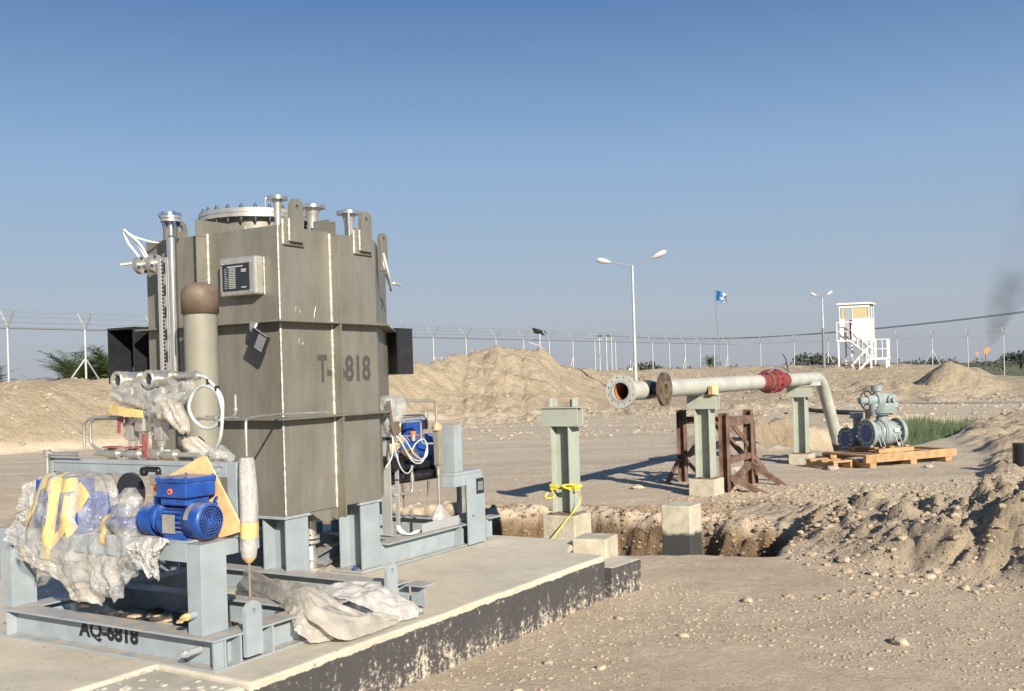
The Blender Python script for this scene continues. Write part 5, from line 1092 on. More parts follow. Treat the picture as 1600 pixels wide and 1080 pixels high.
angle('foot_strut', (9.24, .88, -.08), (9.30, .42, -.31), .06); angle('foot_strut', (10.26, .92, -.02), (10.25, .45, -.31), .06); angle('foot_strut', (10.36, .95, .1), (10.85, .85, -.31), .06); angle('foot_strut', (10.40, 1.93, .0), (10.85, 1.86, -.31), .06); angle('foot_strut', (10.26, 1.97, .02), (9.95, 2.05, -.31), .08)
angle('back_post', (10.45, .98, -.31), (10.36, .98, .55), .07)
# ------------------------------------------------------------------ concrete odds and ends
def block(name, u, v, s, z0, z1, lab, cat, m, su=None, rot=0, bev=.012):
    mb = MB(); su = su or s; c, s_ = math.cos(rot), math.sin(rot); P_ = [(u+a*su*c-b*s*s_, v+a*su*s_+b*s*c, z0) for a, b in ((-.5, -.5), (.5, -.5), (.5, .5), (-.5, .5))]
    mb.prism(P_, (0, 0, z1-z0)); o = mb.build(name, m, frame='P', loc=(u, v, z0), bev=bev); setp(o, lab, cat); return o
def m_pillar():
    m = mat('half_tarred_concrete', (.42, .39, .30), .85, var=.15, vscale=8, bump=.004); n = m.node_tree; b = n.nodes['Principled BSDF']; L = n.links.new
    src = b.inputs['Base Color'].links[0].from_socket; tc = n.nodes.new('ShaderNodeTexCoord'); sx = n.nodes.new('ShaderNodeSeparateXYZ'); L(tc.outputs['Object'], sx.inputs[0])
    nz = n.nodes.new('ShaderNodeTexNoise'); nz.inputs['Scale'].default_value = 9; nz.inputs['Detail'].default_value = 8; L(tc.outputs['Object'], nz.inputs['Vector'])
    a = n.nodes.new('ShaderNodeMath'); a.operation = 'MULTIPLY_ADD'; L(nz.outputs['Fac'], a.inputs[0]); a.inputs[1].default_value = .10; L(sx.outputs['Z'], a.inputs[2])
    r = n.nodes.new('ShaderNodeMapRange'); L(a.outputs[0], r.inputs[0]); r.inputs[1].default_value = .825; r.inputs[2].default_value = .86; r.inputs[3].default_value = .98; r.inputs[4].default_value = 0
    mx = n.nodes.new('ShaderNodeMix'); mx.data_type = 'RGBA'; L(r.outputs[0], mx.inputs[0]); L(src, mx.inputs[6]); mx.inputs[7].default_value = (.03, .032, .032, 1); L(mx.outputs[2], b.inputs['Base Color']); return m
block('concrete_pillar', 5.27, -.03, .27, -.95, .08, 'square concrete pillar with tarred lower half standing in the trench', 'pillar', m_pillar())
block('concrete_block', 3.60, -.02, .26, -.14, .05, 'short bare concrete block at the back corner of the pad', 'block', M['plinth'], .30, .15)
block('concrete_block', 8.31, -1.34, .42, -.36, -.215, 'flat grey concrete block lying on the dirt at the top of the right bank', 'block', M['concrete'], .22, .1)
o = MB().cyl((6.95, 14.0, -.1), (6.95, 14.0, .42), .13, n=28).build('pipe_stub', M['black'], loc=(6.95, 14.0, 0)); setp(o, 'short black upright pipe stub at the right edge of the photo', 'pipe')
# ------------------------------------------------------------------ valves on pallets
e1 = Vector((.90, .436, 0)); e2 = Vector((-.436, .90, 0)); O = Vector((5.25, 15.25, gz(5.6, 15.9)))
def Q(a, b, c): return O+e1*a+e2*b+Vector((0, 0, c))
tw = M['timber']
t = thing('timber_skid_pallet', 'long low orange timber pallet under the grey valves', 'pallet', O)
def plank(a0, a1, b, z0, z1, wd, par, name='plank', along=True):
    mb = MB()
    if along: mb.bar(Q(a0, b, (z0+z1)/2), Q(a1, b, (z0+z1)/2), wd, z1-z0)
    else: mb.bar(Q(b, a0, (z0+z1)/2), Q(b, a1, (z0+z1)/2), wd, z1-z0)
    mb.build(name, tw, par, bev=.003)
for a in (.12, .95, 1.7): plank(.0, .95, a, .0, .075, .13, t, 'bearer', False)
plank(-.02, 1.88, .03, .077, .20, .06, t); plank(.0, 1.88, .92, .077, .19, .06, t)
for a, l in ((.05, 1), (.30, 1), (1.28, 1), (1.76, 1)): plank(.065, .885, a, .165, .20, .12, t, 'cross_board', False)

t = thing('small_pallet', 'small orange timber cradle directly under the larger valve', 'pallet', Q(.7, .4, .21))
for b in (.12, .62): plank(.32, 1.05, b, .203, .265, .09, t, 'bearer')
for a in (.36, .68, 1.0): plank(.16, .58, a, .267, .29, .08, t, 'cross_board', False)
plank(.10, .75, -.0+.36, .0, .0+.0, .1, t) if False else None
t = thing('side_pallet', 'flat grey brown timber pallet left of the long pallet', 'pallet', Q(-.3, .6, 0))
for b in (.35, .60, .85): MB().bar(Q(-.38, b, .10), Q(.05, b, .10), .11, .03).build('plank', tw, t, bev=.002)
for a in (-.33, 0): MB().bar(Q(a, .3, .04), Q(a, .9, .04), .08, .08).build('bearer', tw, t, bev=.002)
def ballvalve(c, R, ln, par, ax=Vector((.95, .31, 0)).normalized()):
    V_ = M['valve']; c = Vector(c)
    body = MB().lathe(c, ax, [(-.24*ln, .62*R), (-.22*ln, .80*R), (-.10*ln, .88*R), (.18*ln, .88*R), (.30*ln, .80*R), (.34*ln, .62*R)], 40, False).build('body', V_, par)
    MB().lathe(c, ax, [(-.125*ln, .88*R), (-.125*ln, .95*R), (-.09*ln, .95*R), (-.09*ln, .88*R)], 40).lathe(c, ax, [(-.06*ln, .88*R), (-.06*ln, .93*R), (-.03*ln, .93*R), (-.03*ln, .88*R)], 40).build('body_joint', V_, body)
    for s, nm in ((-1, 0), (1, 1)):
        f = MB().lathe(c, ax, [(s*.5*ln, R*.62), (s*.5*ln, R), (s*.40*ln, R), (s*.40*ln, R*.68), (s*.22*ln, R*.72)], 40)
        if s > 0: f.v = f.v
        fo = f.build('flange', V_, par)
        MB().lathe(c, ax, [(s*.502*ln, .001), (s*.502*ln, R*.60)], 32).build('blue_plug', M['boltblue'], fo)
        bolt_ring(fo, c+ax*(s*.44*ln), ax, R*.84, 12, M['boltdark'], .013, .06)
    return body
t = thing('ball_valve', 'large grey flanged ball valve with motor actuator and hand wheel on the pallet', 'valve', Q(.6, .4, .29)); vc = Vector((5.66, 15.72, .50+O.z))
bd = ballvalve(vc, .215, .60, t); V_ = M['valve']; ax = Vector((.95, .31, 0)).normalized(); up = Vector((0, 0, 1)); fw = Vector((-.31, .95, 0))
MB().box(vc.x+.12, vc.x+.19, vc.y-.185, vc.y-.178, vc.z+.02, vc.z+.07).build('sticker', M['label'], bd)
MB().lathe(vc, up, [(.17, .09), (.27, .09), (.275, .15), (.30, .15)], 28).build('bonnet', V_, t)
MB().lathe(vc+ax*.03, up, [(.302, .20), (.36, .21), (.365, .19), (.41, .19), (.415, .165), (.45, .15), (.455, .001)], 36).build('gearbox', V_, t)
a0 = vc+Vector((-.12, -.02, .50)); MB().lathe(a0, ax, [(-.14, .001), (-.14, .075), (.0, .085), (.01, .115), (.20, .115), (.30, .09), (.36, .085), (.36, .001)], 30).build('actuator_housing', V_, t)
MB().lathe(a0, -ax, [(.14, .055), (.26, .055), (.27, .045), (.27, .001)], 24).build('actuator_cap', V_, t)
MB().lathe(a0+ax*.05, up, [(.08, .055), (.13, .055), (.135, .085), (.20, .085), (.205, .092), (.225, .092), (.225, .001)], 26).build('control_head', V_, t)
MB().lathe(a0+ax*.0, (0, 0, -1), [(.05, .08), (.16, .085), (.24, .07), (.24, .001)], 26).build('drive_body', V_, t)
MB().lathe(a0+ax*.20-fw*.09, -fw, [(0, .065), (.07, .065), (.075, .04), (.13, .035), (.13, .001)], 22).build('limit_switch', V_, t)
MB().box(a0.x+.18, a0.x+.33, a0.y-.12, a0.y-.03, a0.z-.12, a0.z-.04).build('terminal_housing', V_, t, bev=.01)
hw = MB(); hc = a0-ax*.12+fw*.02; nax = Vector((.55, -.83, .0)).normalized(); X_ = Vector((0, 0, 1)); Y_ = nax.cross(X_)
hw.tube([hc+(X_*math.cos(a)+Y_*math.sin(a))*.145 for a in np.linspace(0, 2*math.pi, 37)], .011, 8, caps=False)
for k in range(3): a = 2.1*k+.4; hw.tube([hc, hc+(X_*math.cos(a)+Y_*math.sin(a))*.145], .009, 6)
hw.build('hand_wheel', M['black'], t)
for s in (-.25, .25): MB().box(vc.x+s*.95-.02, vc.x+s*.95+.02, vc.y+s*.3-.12, vc.y+s*.3+.12, O.z+.292, vc.z-.15).build('support_foot', V_, t)
for s in (-.17, -.1, .14, .22): MB().tube([vc+ax*s+Vector((0, -.19, -.02)), vc+ax*(s+.05)+Vector((0, -.22, -.20))], .006, 6).build('tie_wire', M['galv'], t)
MB().bar(vc+Vector((-.235, -.03, -.2)), vc+Vector((-.20, .05, .34)), .13, .008, (1, .3, 0)).build('timber_board', tw, t)
t = thing('ball_valve', 'smaller grey flanged valve with blue plug half hidden behind the large valve', 'valve', Q(-.1, .9, .1)); ballvalve((5.56, 16.55, .36+O.z), .19, .50, t); MB().lathe((5.56, 16.55, .36+O.z), up, [(.15, .07), (.32, .07), (.33, .12), (.42, .12), (.42, .001)], 22).build('bonnet', V_, t); MB().lathe((5.33, 16.4, .56+O.z), (0, 1, 0), [(-.006, .018), (-.006, .028), (.006, .028), (.006, .018), (-.006, .018)], 16).build('lifting_eye', M['boltdark'], t)
# ------------------------------------------------------------------ perimeter fence
t = thing('perimeter_fence', 'grey galvanised security fence with Y topped posts running behind the dirt banks', 'fence', (0, 45, 0))
GV = M['galv']; POSTS = []
for k in range(-4, 23): D = 28.7+2.0*k; POSTS.append((-33.3+.669*D, D))
cx_, cy_ = POSTS[-1]
for k in range(1, 19): POSTS.append((cx_+2.25*k, cy_-1.0*k*.42))
proto = MB(); proto.cyl((0, 0, -.3), (0, 0, 3.32), .034, n=8); pm = None
def vpost(dirv, name='post'):
    mb = MB(); n_ = Vector((-dirv.y, dirv.x, 0)).normalized(); mb.cyl((0, 0, -.3), (0, 0, 3.34), .036, n=8)
    for s in (-1, 1): mb.bar((0, 0, 3.31), n_*(s*.36)+Vector((0, 0, 3.80)), .05, .05)
    me = bpy.data.meshes.new('fence_post'); me.from_pydata(mb.v, [], mb.f); me.polygons.foreach_set('use_smooth', mb.sm); me.materials.append(GV); return me
d1 = Vector((.669, 1, 0)).normalized(); d2 = Vector((2.25, -.42, 0)).normalized()
m1 = vpost(d1); m2 = vpost(d2)
mb = MB()
for s in (-1, 1): mb.cyl((0, 0, 1.75), d1*(s*1.0), .022, n=6)
brm = bpy.data.meshes.new('brace'); brm.from_pydata(mb.v, [], mb.f); brm.materials.append(GV)
for i, (x, y) in enumerate(POSTS):
    g0 = 0 if i > 26 else 0
    o = bpy.data.objects.new('post', m1 if i < 27 else m2); COL.objects.link(o); o.parent = t; o.location = (x, y-45, 0)
    if i % 3 == 2:
        for s in (-1, 1):
            dd_ = d1 if i < 27 else d2; z1 = 1.9; zb_ = gz(x+dd_.x*s*1.3, y+dd_.y*s*1.3)
            MB().cyl((x, y, 2.45), (x+dd_.x*s*1.35, y+dd_.y*s*1.35, min(zb_, 1.2)-.2), .024, n=6).build('brace', GV, t)
P3 = [Vector((x, y, 0)) for x, y in POSTS]
MB().tube([p+Vector((0, 0, 3.31)) for p in P3], .026, 6).build('top_rail', M['galvdark'], t)
for s in (-1, 1):
    for f in (.35, .68, .97):
        pts = []
        for i, p in enumerate(P3):
            dd_ = d1 if i < 27 else d2; n_ = Vector((-dd_.y, dd_.x, 0)); pts.append(p+n_*(s*.36*f)+Vector((0, 0, 3.31+.49*f)))
            if i < len(P3)-1: q_ = P3[i+1]; pts.append((p+q_)/2+n_*(s*.36*f)+Vector((0, 0, 3.29+.49*f)))
        MB().tube(pts, .0055, 4).build('barbed_wire', M['galvdark'], t)
# sagging power cable to a pole beyond the right of the photo
t = thing('power_pole', 'pair of distant slim power poles with small crossarms left of the lamp post', 'power pole', (11, 120, 0))
for x in (10.35, 11.15, 11.75): MB().cyl((x, 120, 0), (x, 120, 5.9), .09, n=8).build('pole', M['galv'], t)
for x in (10.4, 11.5): MB().box(x-.6, x+.6, 119.95, 120.05, 5.45, 5.6).build('crossarm', M['galvdark'], t); MB().box(x-.3, x+.3, 119.9, 120.1, 5.75, 6.0).build('insulator', M['bush'], t)
P0 = Vector((11.0, 120, 5.95)); P1 = Vector((29.7, 50, 4.35)); mb = MB()
for dz in (0, .07): mb.tube([P0.lerp(P1, k)-Vector((0, 0, 4*1.05*k*(1-k)-dz*k)) for k in np.linspace(0, 1, 40)], .020, 5)
mb.tube([P1, P1+Vector((8, -20, .6))], .028, 5)
o = mb.build('overhead_cable', M['galvdark'], loc=(20, 80, 4)); setp(o, 'dark overhead cable sagging from the distant poles and rising to the right', 'cable')
for (x, y, h, lab) in ((-10.75, 150, 4.6, 'leftmost tiny power pole beyond the fence right of the tank'), (-5.1, 150, 5.4, 'tiny power pole with insulators above the left end of the big dirt heap')):
    t = thing('power_pole', lab, 'power pole', (x, y, 0), group=None)
    MB().cyl((x-.5, y, 0), (x-.5, y, h), .07, n=6).build('pole', M['galv'], t); MB().cyl((x+.5, y, 0), (x+.5, y, h), .07, n=6).build('pole', M['galv'], t); MB().box(x-.9, x+.9, y-.05, y+.05, h-.2, h-.05).build('crossarm', M['galvdark'], t)
    for a in (-.8, 0, .8): MB().cyl((x+a, y, h-.05), (x+a, y, h+.25), .06, n=6).build('insulator', M['galvdark'], t)
t = thing('white_mast', 'small white mast with a dish seen between the fence posts left of the lamp post', 'mast', (13.9, 120, 0)); MB().cyl((13.9, 120, 0), (13.9, 120, 3.0), .05, n=6).build('pole', M['lamphead'], t); MB().lathe((13.9, 119.8, 1.7), (.4, -1, .2), [(0, .35), (.15, .02)], 12).build('dish', M['lamphead'], t)
# ------------------------------------------------------------------ lamp posts
def lamp(x, y, zt, lab, arms, lower):
    g0 = gz(x, y)-.1; t = thing('street_lamp', lab, 'street lamp', (x, y, g0), group='double headed lamp posts inside the fence')
    if lower: MB().cyl((x, y, g0), (x, y, g0+lower), .085, .075, 12).build('lower_pole', M['poledark'], t); MB().cyl((x, y, g0+lower), (x, y, zt), .06, .04, 12).build('pole', M['galv'], t)
    else: MB().cyl((x, y, g0), (x, y, zt), .085, .05, 14).build('pole', M['galv'], t)
    for dx, dy, dz, hl in arms:
        a = Vector((x, y, zt-.03)); b = a+Vector((dx, dy, dz)); d = (b-a).normalized(); MB().tube([a, b], .025, 8).build('arm', M['galvdark'], t)
        h = MB(); prof = [(0, .03), (.06, .06), (.18, .10), (.36, .125), (.52, .11), (.62, .06), (.65, .005)]; h.lathe(b-d*.05, d, [(p*hl/.65, r_*hl/.65) for p, r_ in prof], 16, False); o = h.build('lamp_head', M['lamphead'], t)
lamp(5.43, 45, 6.22, 'tall white double headed lamp post rising behind the open pipe end', [(-1.0, 0, .22, .66), (.92, 0, .38, .70)], 0)
lamp(18.3, 60, 5.55, 'distant double headed lamp post beside the white watchtower', [(-.42, -.2, .16, .5), (.38, .2, .24, .5)], 2.4)
t = thing('solar_light', 'small solar panel light on a pole above the big dirt heap', 'solar light', (1.55, 55, 0)); MB().cyl((1.55, 55, 0), (1.55, 55, 3.75), .05, n=8).build('pole', M['lamphead'], t)
MB().prism([(1.15, 54.7, 4.05), (1.85, 54.7, 3.85), (1.95, 55.3, 3.62), (1.25, 55.3, 3.80)], (0, 0, .04)).build('solar_panel', M['plate'], t); MB().box(1.42, 1.68, 54.8, 55, 2.5, 2.85).build('battery_box', M['lamphead'], t); MB().tube([(1.55, 55, 3.1), (.95, 55, 3.3)], .03, 6).build('light_arm', M['lamphead'], t)
# ------------------------------------------------------------------ flag
t = thing('flagpole', 'thin pole flying a small blue and white flag beyond the fence', 'flag', (18.3, 90, 0)); MB().cyl((18.45, 90, 0), (18.05, 90, 8.65), .045, n=6).build('pole', M['galvdark'], t)
def m_flag():
    m = mat('blue_white_flag', (.03, .20, .48), .7); n = m.node_tree; L = n.links.new; b = n.nodes['Principled BSDF']; tc = n.nodes.new('ShaderNodeTexCoord')
    nz = n.nodes.new('ShaderNodeTexNoise'); nz.inputs['Scale'].default_value = 2.6; L(tc.outputs['Object'], nz.inputs['Vector']); sx = n.nodes.new('ShaderNodeSeparateXYZ'); L(tc.outputs['Object'], sx.inputs[0])
    a = n.nodes.new('ShaderNodeMath'); a.operation = 'MULTIPLY_ADD'; L(sx.outputs['X'], a.inputs[0]); a.inputs[1].default_value = .5; L(nz.outputs['Fac'], a.inputs[2])
    r = n.nodes.new('ShaderNodeValToRGB'); r.color_ramp.interpolation = 'CONSTANT'; L(a.outputs[0], r.inputs[0]); e = r.color_ramp.elements; e[0].color = (.01, .10, .28, 1); e[1].position = .72; e[1].color = (.42, .43, .44, 1); k = e.new(.88); k.color = (.03, .10, .16, 1)
    L(r.outputs[0], b.inputs['Base Color']); return m
mb = MB(); nx_, nz_ = 14, 8; vs = []
for j in range(nz_+1):
    for i in range(nx_+1): a = i/nx_; vs.append((18.1+.95*a, 90+.12*math.sin(a*9+j*.3), 8.5-.95*j/nz_*(1-.15*a)-.28*a+.05*math.sin(a*7)))
mb.add(vs, [(j*(nx_+1)+i, j*(nx_+1)+i+1, (j+1)*(nx_+1)+i+1, (j+1)*(nx_+1)+i) for j in range(nz_) for i in range(nx_)], True); EMPo = mb.build('flag_cloth', m_flag(), t)
# ------------------------------------------------------------------ watchtower
TO = Vector((19.28, 60, .90)); ra_ = math.radians(28)  # long side turned a little away
f1 = Vector((math.cos(-.0), 0.0, 0)); 
t = thing('watchtower', 'white steel watchtower cabin on stilts with an outside stair and railings', 'watchtower', TO); WM = M['white']
x0, x1 = 0.15, 1.52; yb_ = 1.35; X1 = 2.35; zf = 2.15
def tb(n_, a, b, c, d, e, f, m=WM, par=None): return MB().box(TO.x+a, TO.x+b, TO.y+c, TO.y+d, TO.z+e, TO.z+f).build(n_, m, par or t)
def TP(x, y, z): return TO+Vector((x, y, z))
# plan is turned: front face runs right and slightly away, side face runs away to the right
fx = Vector((.96, -.28, 0)).normalized(); fy = Vector((.50, .866, 0)); 
def T_(a, b, z): return TO+fx*a+fy*b+Vector((0, 0, z))
def tq(n_, a0, a1, b0, b1, z0, z1, m=WM, par=None):
    P_ = [T_(a0, b0, z0), T_(a1, b0, z0), T_(a1, b1, z0), T_(a0, b1, z0)]; return MB().prism(P_, (0, 0, z1-z0)).build(n_, m, par or t)
fw_ = 1.66; dp = 1.4
tq('floor_slab', -.08, fw_+.05, -.55, dp+.05, zf-.12, zf); tq('roof', -.10, fw_+.10, -.15, dp+.10, 4.20, 4.30)
cabin = tq('cabin_side_wall', fw_-.04, fw_, .0, dp, zf, 3.40); tq('cabin_front_wall', .70, fw_-.041, .0, .04, zf, 3.40); tq('cabin_front_wall', .03, .28, .0, .04, zf, 3.40); tq('cabin_back_wall', .0, fw_-.041, dp-.04, dp, zf, 4.19); tq('cabin_side_wall', -.01, .029, .041, dp-.041, zf, 4.19)
tq('door', .29, .66, .01, .035, zf, 3.40, M['shade']); tq('door_window', .29, .66, .012, .03, 3.405, 4.19, M['glass']); tq('tan_panel', .76, fw_-.10, .01, .03, 3.405, 4.12, M['cream']); tq('tan_panel', .10, .28, .01, .03, 3.405, 4.12, M['cream'])
tq('side_window', fw_-.03, fw_-.01, .06, dp-.06, 3.405, 4.10, M['glass'])
for a, b in ((.0, .0), (.69, 0.), (fw_-.06, 0.), (fw_-.05, dp-.05)): tq('corner_post', a, a+.055, b-.012, b+.045, zf, 4.199)
tq('window_mullion', fw_-.02, fw_+.005, dp*.5-.03, dp*.5+.03, 3.405, 4.10); tq('dark_opening', .56, .665, -.004, .008, zf, 3.3, M['plate']); tq('eave_band', -.02, fw_+.02, -.02, -.013, 4.02, 4.199)
for a, b in ((-.04, -.5), (1.05-.35, -.5), (fw_-.02, dp-.1), (.0, dp-.1), (fw_-.02, .1)): tq('leg', a, a+.08, b, b+.08, -.4, zf-.121)
def pb(n_, p, q, s=.04, m=WM): MB().bar(T_(*p), T_(*q), s, s).build(n_, m, t)
for z in (zf+.48, zf+1.02): pb('guard_rail', (-.06, -.53, z), (.80, -.53, z)); pb('guard_rail', (-.06, -.53, z), (-.06, .0, z))
for a in (-.06, .80): pb('rail_post', (a, -.53, zf-.1), (a, -.53, zf+1.02))
# stair down to the right, landing, then back down to the left
for b in (-.95, -.50):
    pb('stair_stringer', (.72, b, zf-.05), (1.95, b, 1.02), .07); pb('stair_rail', (.80, b, zf+1.0), (2.02, b, 1.95)); pb('stair_rail', (.80, b, zf+.55), (2.0, b, 1.5))
    for k in range(5): a = .85+k*.28; z = zf-.1-(a-.72)*.82; pb('rail_post', (a, b, z), (a, b, z+1.0), .03)
for k in range(8): a = .80+k*.15; z = zf-.12-(a-.72)*.88; MB().prism([T_(a, -.93, z), T_(a+.16, -.93, z), T_(a+.16, -.52, z), T_(a, -.52, z)], (0, 0, .03)).build('stair_tread', WM, t)
tq('landing', 1.75, 2.75, -1.0, -.1, .93, 1.05)
for a in (1.82, 2.65): tq('landing_leg', a, a+.09, -.98, -.90, -.5, .929); tq('landing_leg', a, a+.09, -.25, -.17, -.5, .929)
for z in (1.55, 2.10): pb('guard_rail', (1.90, -.97, z), (2.73, -.97, z)); pb('guard_rail', (2.73, -.97, z), (2.73, -.12, z))
for a, b in ((1.92, -.97), (2.15, -.97), (2.73, -.97), (2.73, -.7), (2.73, -.42), (2.73, -.14), (2.6, -.14), (2.48, -.97)): pb('rail_post', (a, b, 1.0), (a, b, 2.10), .032)
for b in (-1.45, -1.05):
    pb('stair_stringer', (1.85, b, 1.0), (.70, b, -.25), .07); pb('stair_rail', (1.85, b, 1.75), (.85, b, .62))
    for k in range(3): a = 1.7-k*.38; z = 1.0-(1.85-a)*1.08; pb('rail_post', (a, b, z), (a, b, z+.75), .03)
pb('cross_brace', (.05, dp-.06, .0), (fw_, dp-.06, 1.9), .03, M['galvdark']); pb('cross_brace', (fw_, dp-.06, .0), (.05, dp-.06, 1.9), .03, M['galvdark'])
# ------------------------------------------------------------------ vegetation
def frond_palm(x, y, z0, trunk, R, n, lab, cat, seed, grp=None, nl=22):
    rd = random.Random(seed); t = thing('palm_tree', lab, cat, (x, y, z0), group=grp); top = Vector((x, y, z0+trunk))
    if trunk > .2:
        mb = MB(); mb.tube([(x+.05*math.sin(k), y, z0+trunk*k/8) for k in range(9)], [.22*R/1.6*(1.1-.3*k/8)*(1.12 if k % 2 else .95) for k in range(9)], 9); mb.build('trunk', M['bark'], t)
    mb = MB()
    for i in range(n):
        az = rd.uniform(0, 6.283); el = rd.uniform(.15, 1.55); Lf = R*rd.uniform(.75, 1.1); d = Vector((math.cos(az), math.sin(az), 0)); prev = top.copy(); side = Vector((-d.y, d.x, 0)); e_ = el; st_ = Lf/10
        for k in range(10):
            q_ = prev+(d*math.cos(e_)+Vector((0, 0, math.sin(e_))))*st_; e_ -= .09+.05*rd.random()
            mb.add([prev-side*.012, prev+side*.012, q_+side*.012, q_-side*.012], [(0, 1, 2, 3)])
            for s in (-1, 1):
                for h_ in range(2):
                    b_ = prev.lerp(q_, h_*.5+.2); ll = R*.26*(1-abs(k/10-.45))*rd.uniform(.8, 1.15); tip = b_+side*(s*ll*.8)+(q_-prev).normalized()*ll*.7+Vector((0, 0, rd.uniform(-.25, .12)*ll))
                    wv = (q_-prev).normalized()*R*.014; mb.add([b_-wv, b_+wv, tip], [(0, 1, 2)])
            prev = q_
    mb.build('crown', M['palm'], t); return t
frond_palm(-19.2, 45, 0, 1.3, 2.4, 90, 'bushy green date palm clump behind the fence left of the tank', 'palm tree', 1)
frond_palm(-18.0, 46, 0, 1.6, 2.5, 110, 'second date palm clump touching the black box behind the left fence', 'palm tree', 2)
frond_palm(-22.7, 44, 0, 1.1, 2.3, 70, 'date palm cut off by the left edge behind the fence', 'palm tree', 3)
frond_palm(-20.9, 46, 0, .9, 1.7, 46, 'low olive palm shrub between the palms on the left', 'palm tree', 4)
frond_palm(25.2, 130, 0, 2.2, 1.7, 46, 'lone distant date palm above the bank right of the lamp post', 'palm tree', 5)
def bush(mb, c, rx, ry, rz, n, s, rd):
    for i in range(n):
        d = Vector((rd.gauss(0, 1), rd.gauss(0, 1), rd.gauss(0, 1))).normalized()*(rd.uniform(.45, 1.05)); p = Vector(c)+Vector((d.x*rx, d.y*ry, abs(d.z)*rz)); a = Vector((rd.uniform(-1, 1), rd.uniform(-1, 1), rd.uniform(-1, 1))).normalized(); b = a.orthogonal().normalized(); k = s*rd.uniform(.6, 1.3)
        mb.add([p-a*k, p+b*k*.6, p+a*k, p-b*k*.6], [(0, 1, 2, 3)])
def tree(x, y, rx, h, lab, seed, n=500):
    rd = random.Random(seed); t = thing('tree', lab, 'tree', (x, y, 0)); mb = MB(); mb.tube([(x, y, -.2), (x+.1, y, h*.3), (x, y, h*.55)], [.22, .17, .08], 7); mb.tube([(x+.1, y, h*.3), (x+rx*.4, y, h*.6)], [.1, .04], 5); mb.tube([(x+.1, y, h*.3), (x-rx*.4, y, h*.62)], [.1, .04], 5); mb.build('trunk', M['bark'], t)
    mb = MB()
    for k in range(7): bush(mb, (x+rd.uniform(-.6, .6)*rx, y+rd.uniform(-.5, .5)*rx, h*rd.uniform(.25, .6)), rx*.5, rx*.5, h*.38, n//7, rx*.09, rd)
    mb.build('crown', M['far'], t)
tree(44.5, 150, 3.4, 4.2, 'dark round tree beyond the fence left of the second lamp post', 10); tree(48.0, 155, 2.8, 3.0, 'low dark tree just right of the round tree behind the bank', 11)
tree(57.5, 140, 1.6, 2.6, 'small dark tree behind the bank right of the watchtower', 12); tree(78.5, 158, 3.6, 3.2, 'large dark bush cut off by the right edge of the photo', 13)
tree(24.5, 190, 3.6, 3.6, 'grey green tree behind the fence right of the first lamp post', 14)
rd = random.Random(77); mb = MB()
for i in range(150):
    y = rd.uniform(210, 420); a = rd.uniform(.08, .56); x = y*a; hh = rd.uniform(1.0, 2.6)*y/260; bush(mb, (x, y, 0), rd.uniform(2, 7), 2, hh, 34, .45*y/260, rd)
for i in range(40):
    y = rd.uniform(80, 160); a = rd.uniform(-.56, -.30); bush(mb, (y*a, y, 0), rd.uniform(1.5, 3), 2, rd.uniform(1.2, 2.6), 60, .3, rd)
o = mb.build('distant_treeline', M['far'], loc=(0, 0, 0)); setp(o, 'dark broken line of far trees along the horizon', 'treeline', kind='stuff')
mb = MB()
for i in range(2600):
    y = rd.uniform(66, 190); a = rd.uniform(.40, .60); x = y*a; s = rd.uniform(.12, .35)
    p = Vector((x, y, 0)); mb.add([p+Vector((-s, 0, 0)), p+Vector((s, .1, 0)), p+Vector((rd.uniform(-s, s), 0, s*rd.uniform(.8, 1.6)))], [(0, 1, 2)])
o = mb.build('field_scrub', M['far'], loc=(0, 0, 0)); setp(o, 'low green scrub on the flat field at the right behind the fence', 'scrub', kind='stuff')
# reeds in the pit
mb = MB(); dirv = Vector((.585, .811, 0)); nv = Vector((-.811, .585, 0))
for i in range(9000):
    a = rd.uniform(.3, 9.5); b = rd.uniform(.1, 2.3)
    if vn(np.array([a*1.9]), np.array([b*2.5]), 4)[0] < .40: continue
    p = Vector((7.4, 19.3, 0))+dirv*a+nv*b; p.z = -.62
    if p.x/p.y < .378 or p.x/p.y > .465: continue
    h_ = rd.uniform(.32, .62)+.34*vn(np.array([a*1.3]), np.array([b*2.]), 9)[0]; q_ = p+Vector((rd.uniform(-.2, .2), rd.uniform(-.2, .2), h_)); s = rd.uniform(.006, .014)
    mb.add([p+Vector((-s, 0, 0)), p+Vector((s, 0, 0)), (p+q_)/2+Vector((s, .02, 0)), (p+q_)/2+Vector((-s, .02, 0)), q_], [(0, 1, 2, 3), (3, 2, 4)])
o = mb.build('reeds', M['reed'], loc=(0, 0, 0)); setp(o, 'green reeds growing in the pit behind the grey valves', 'reeds', kind='stuff')
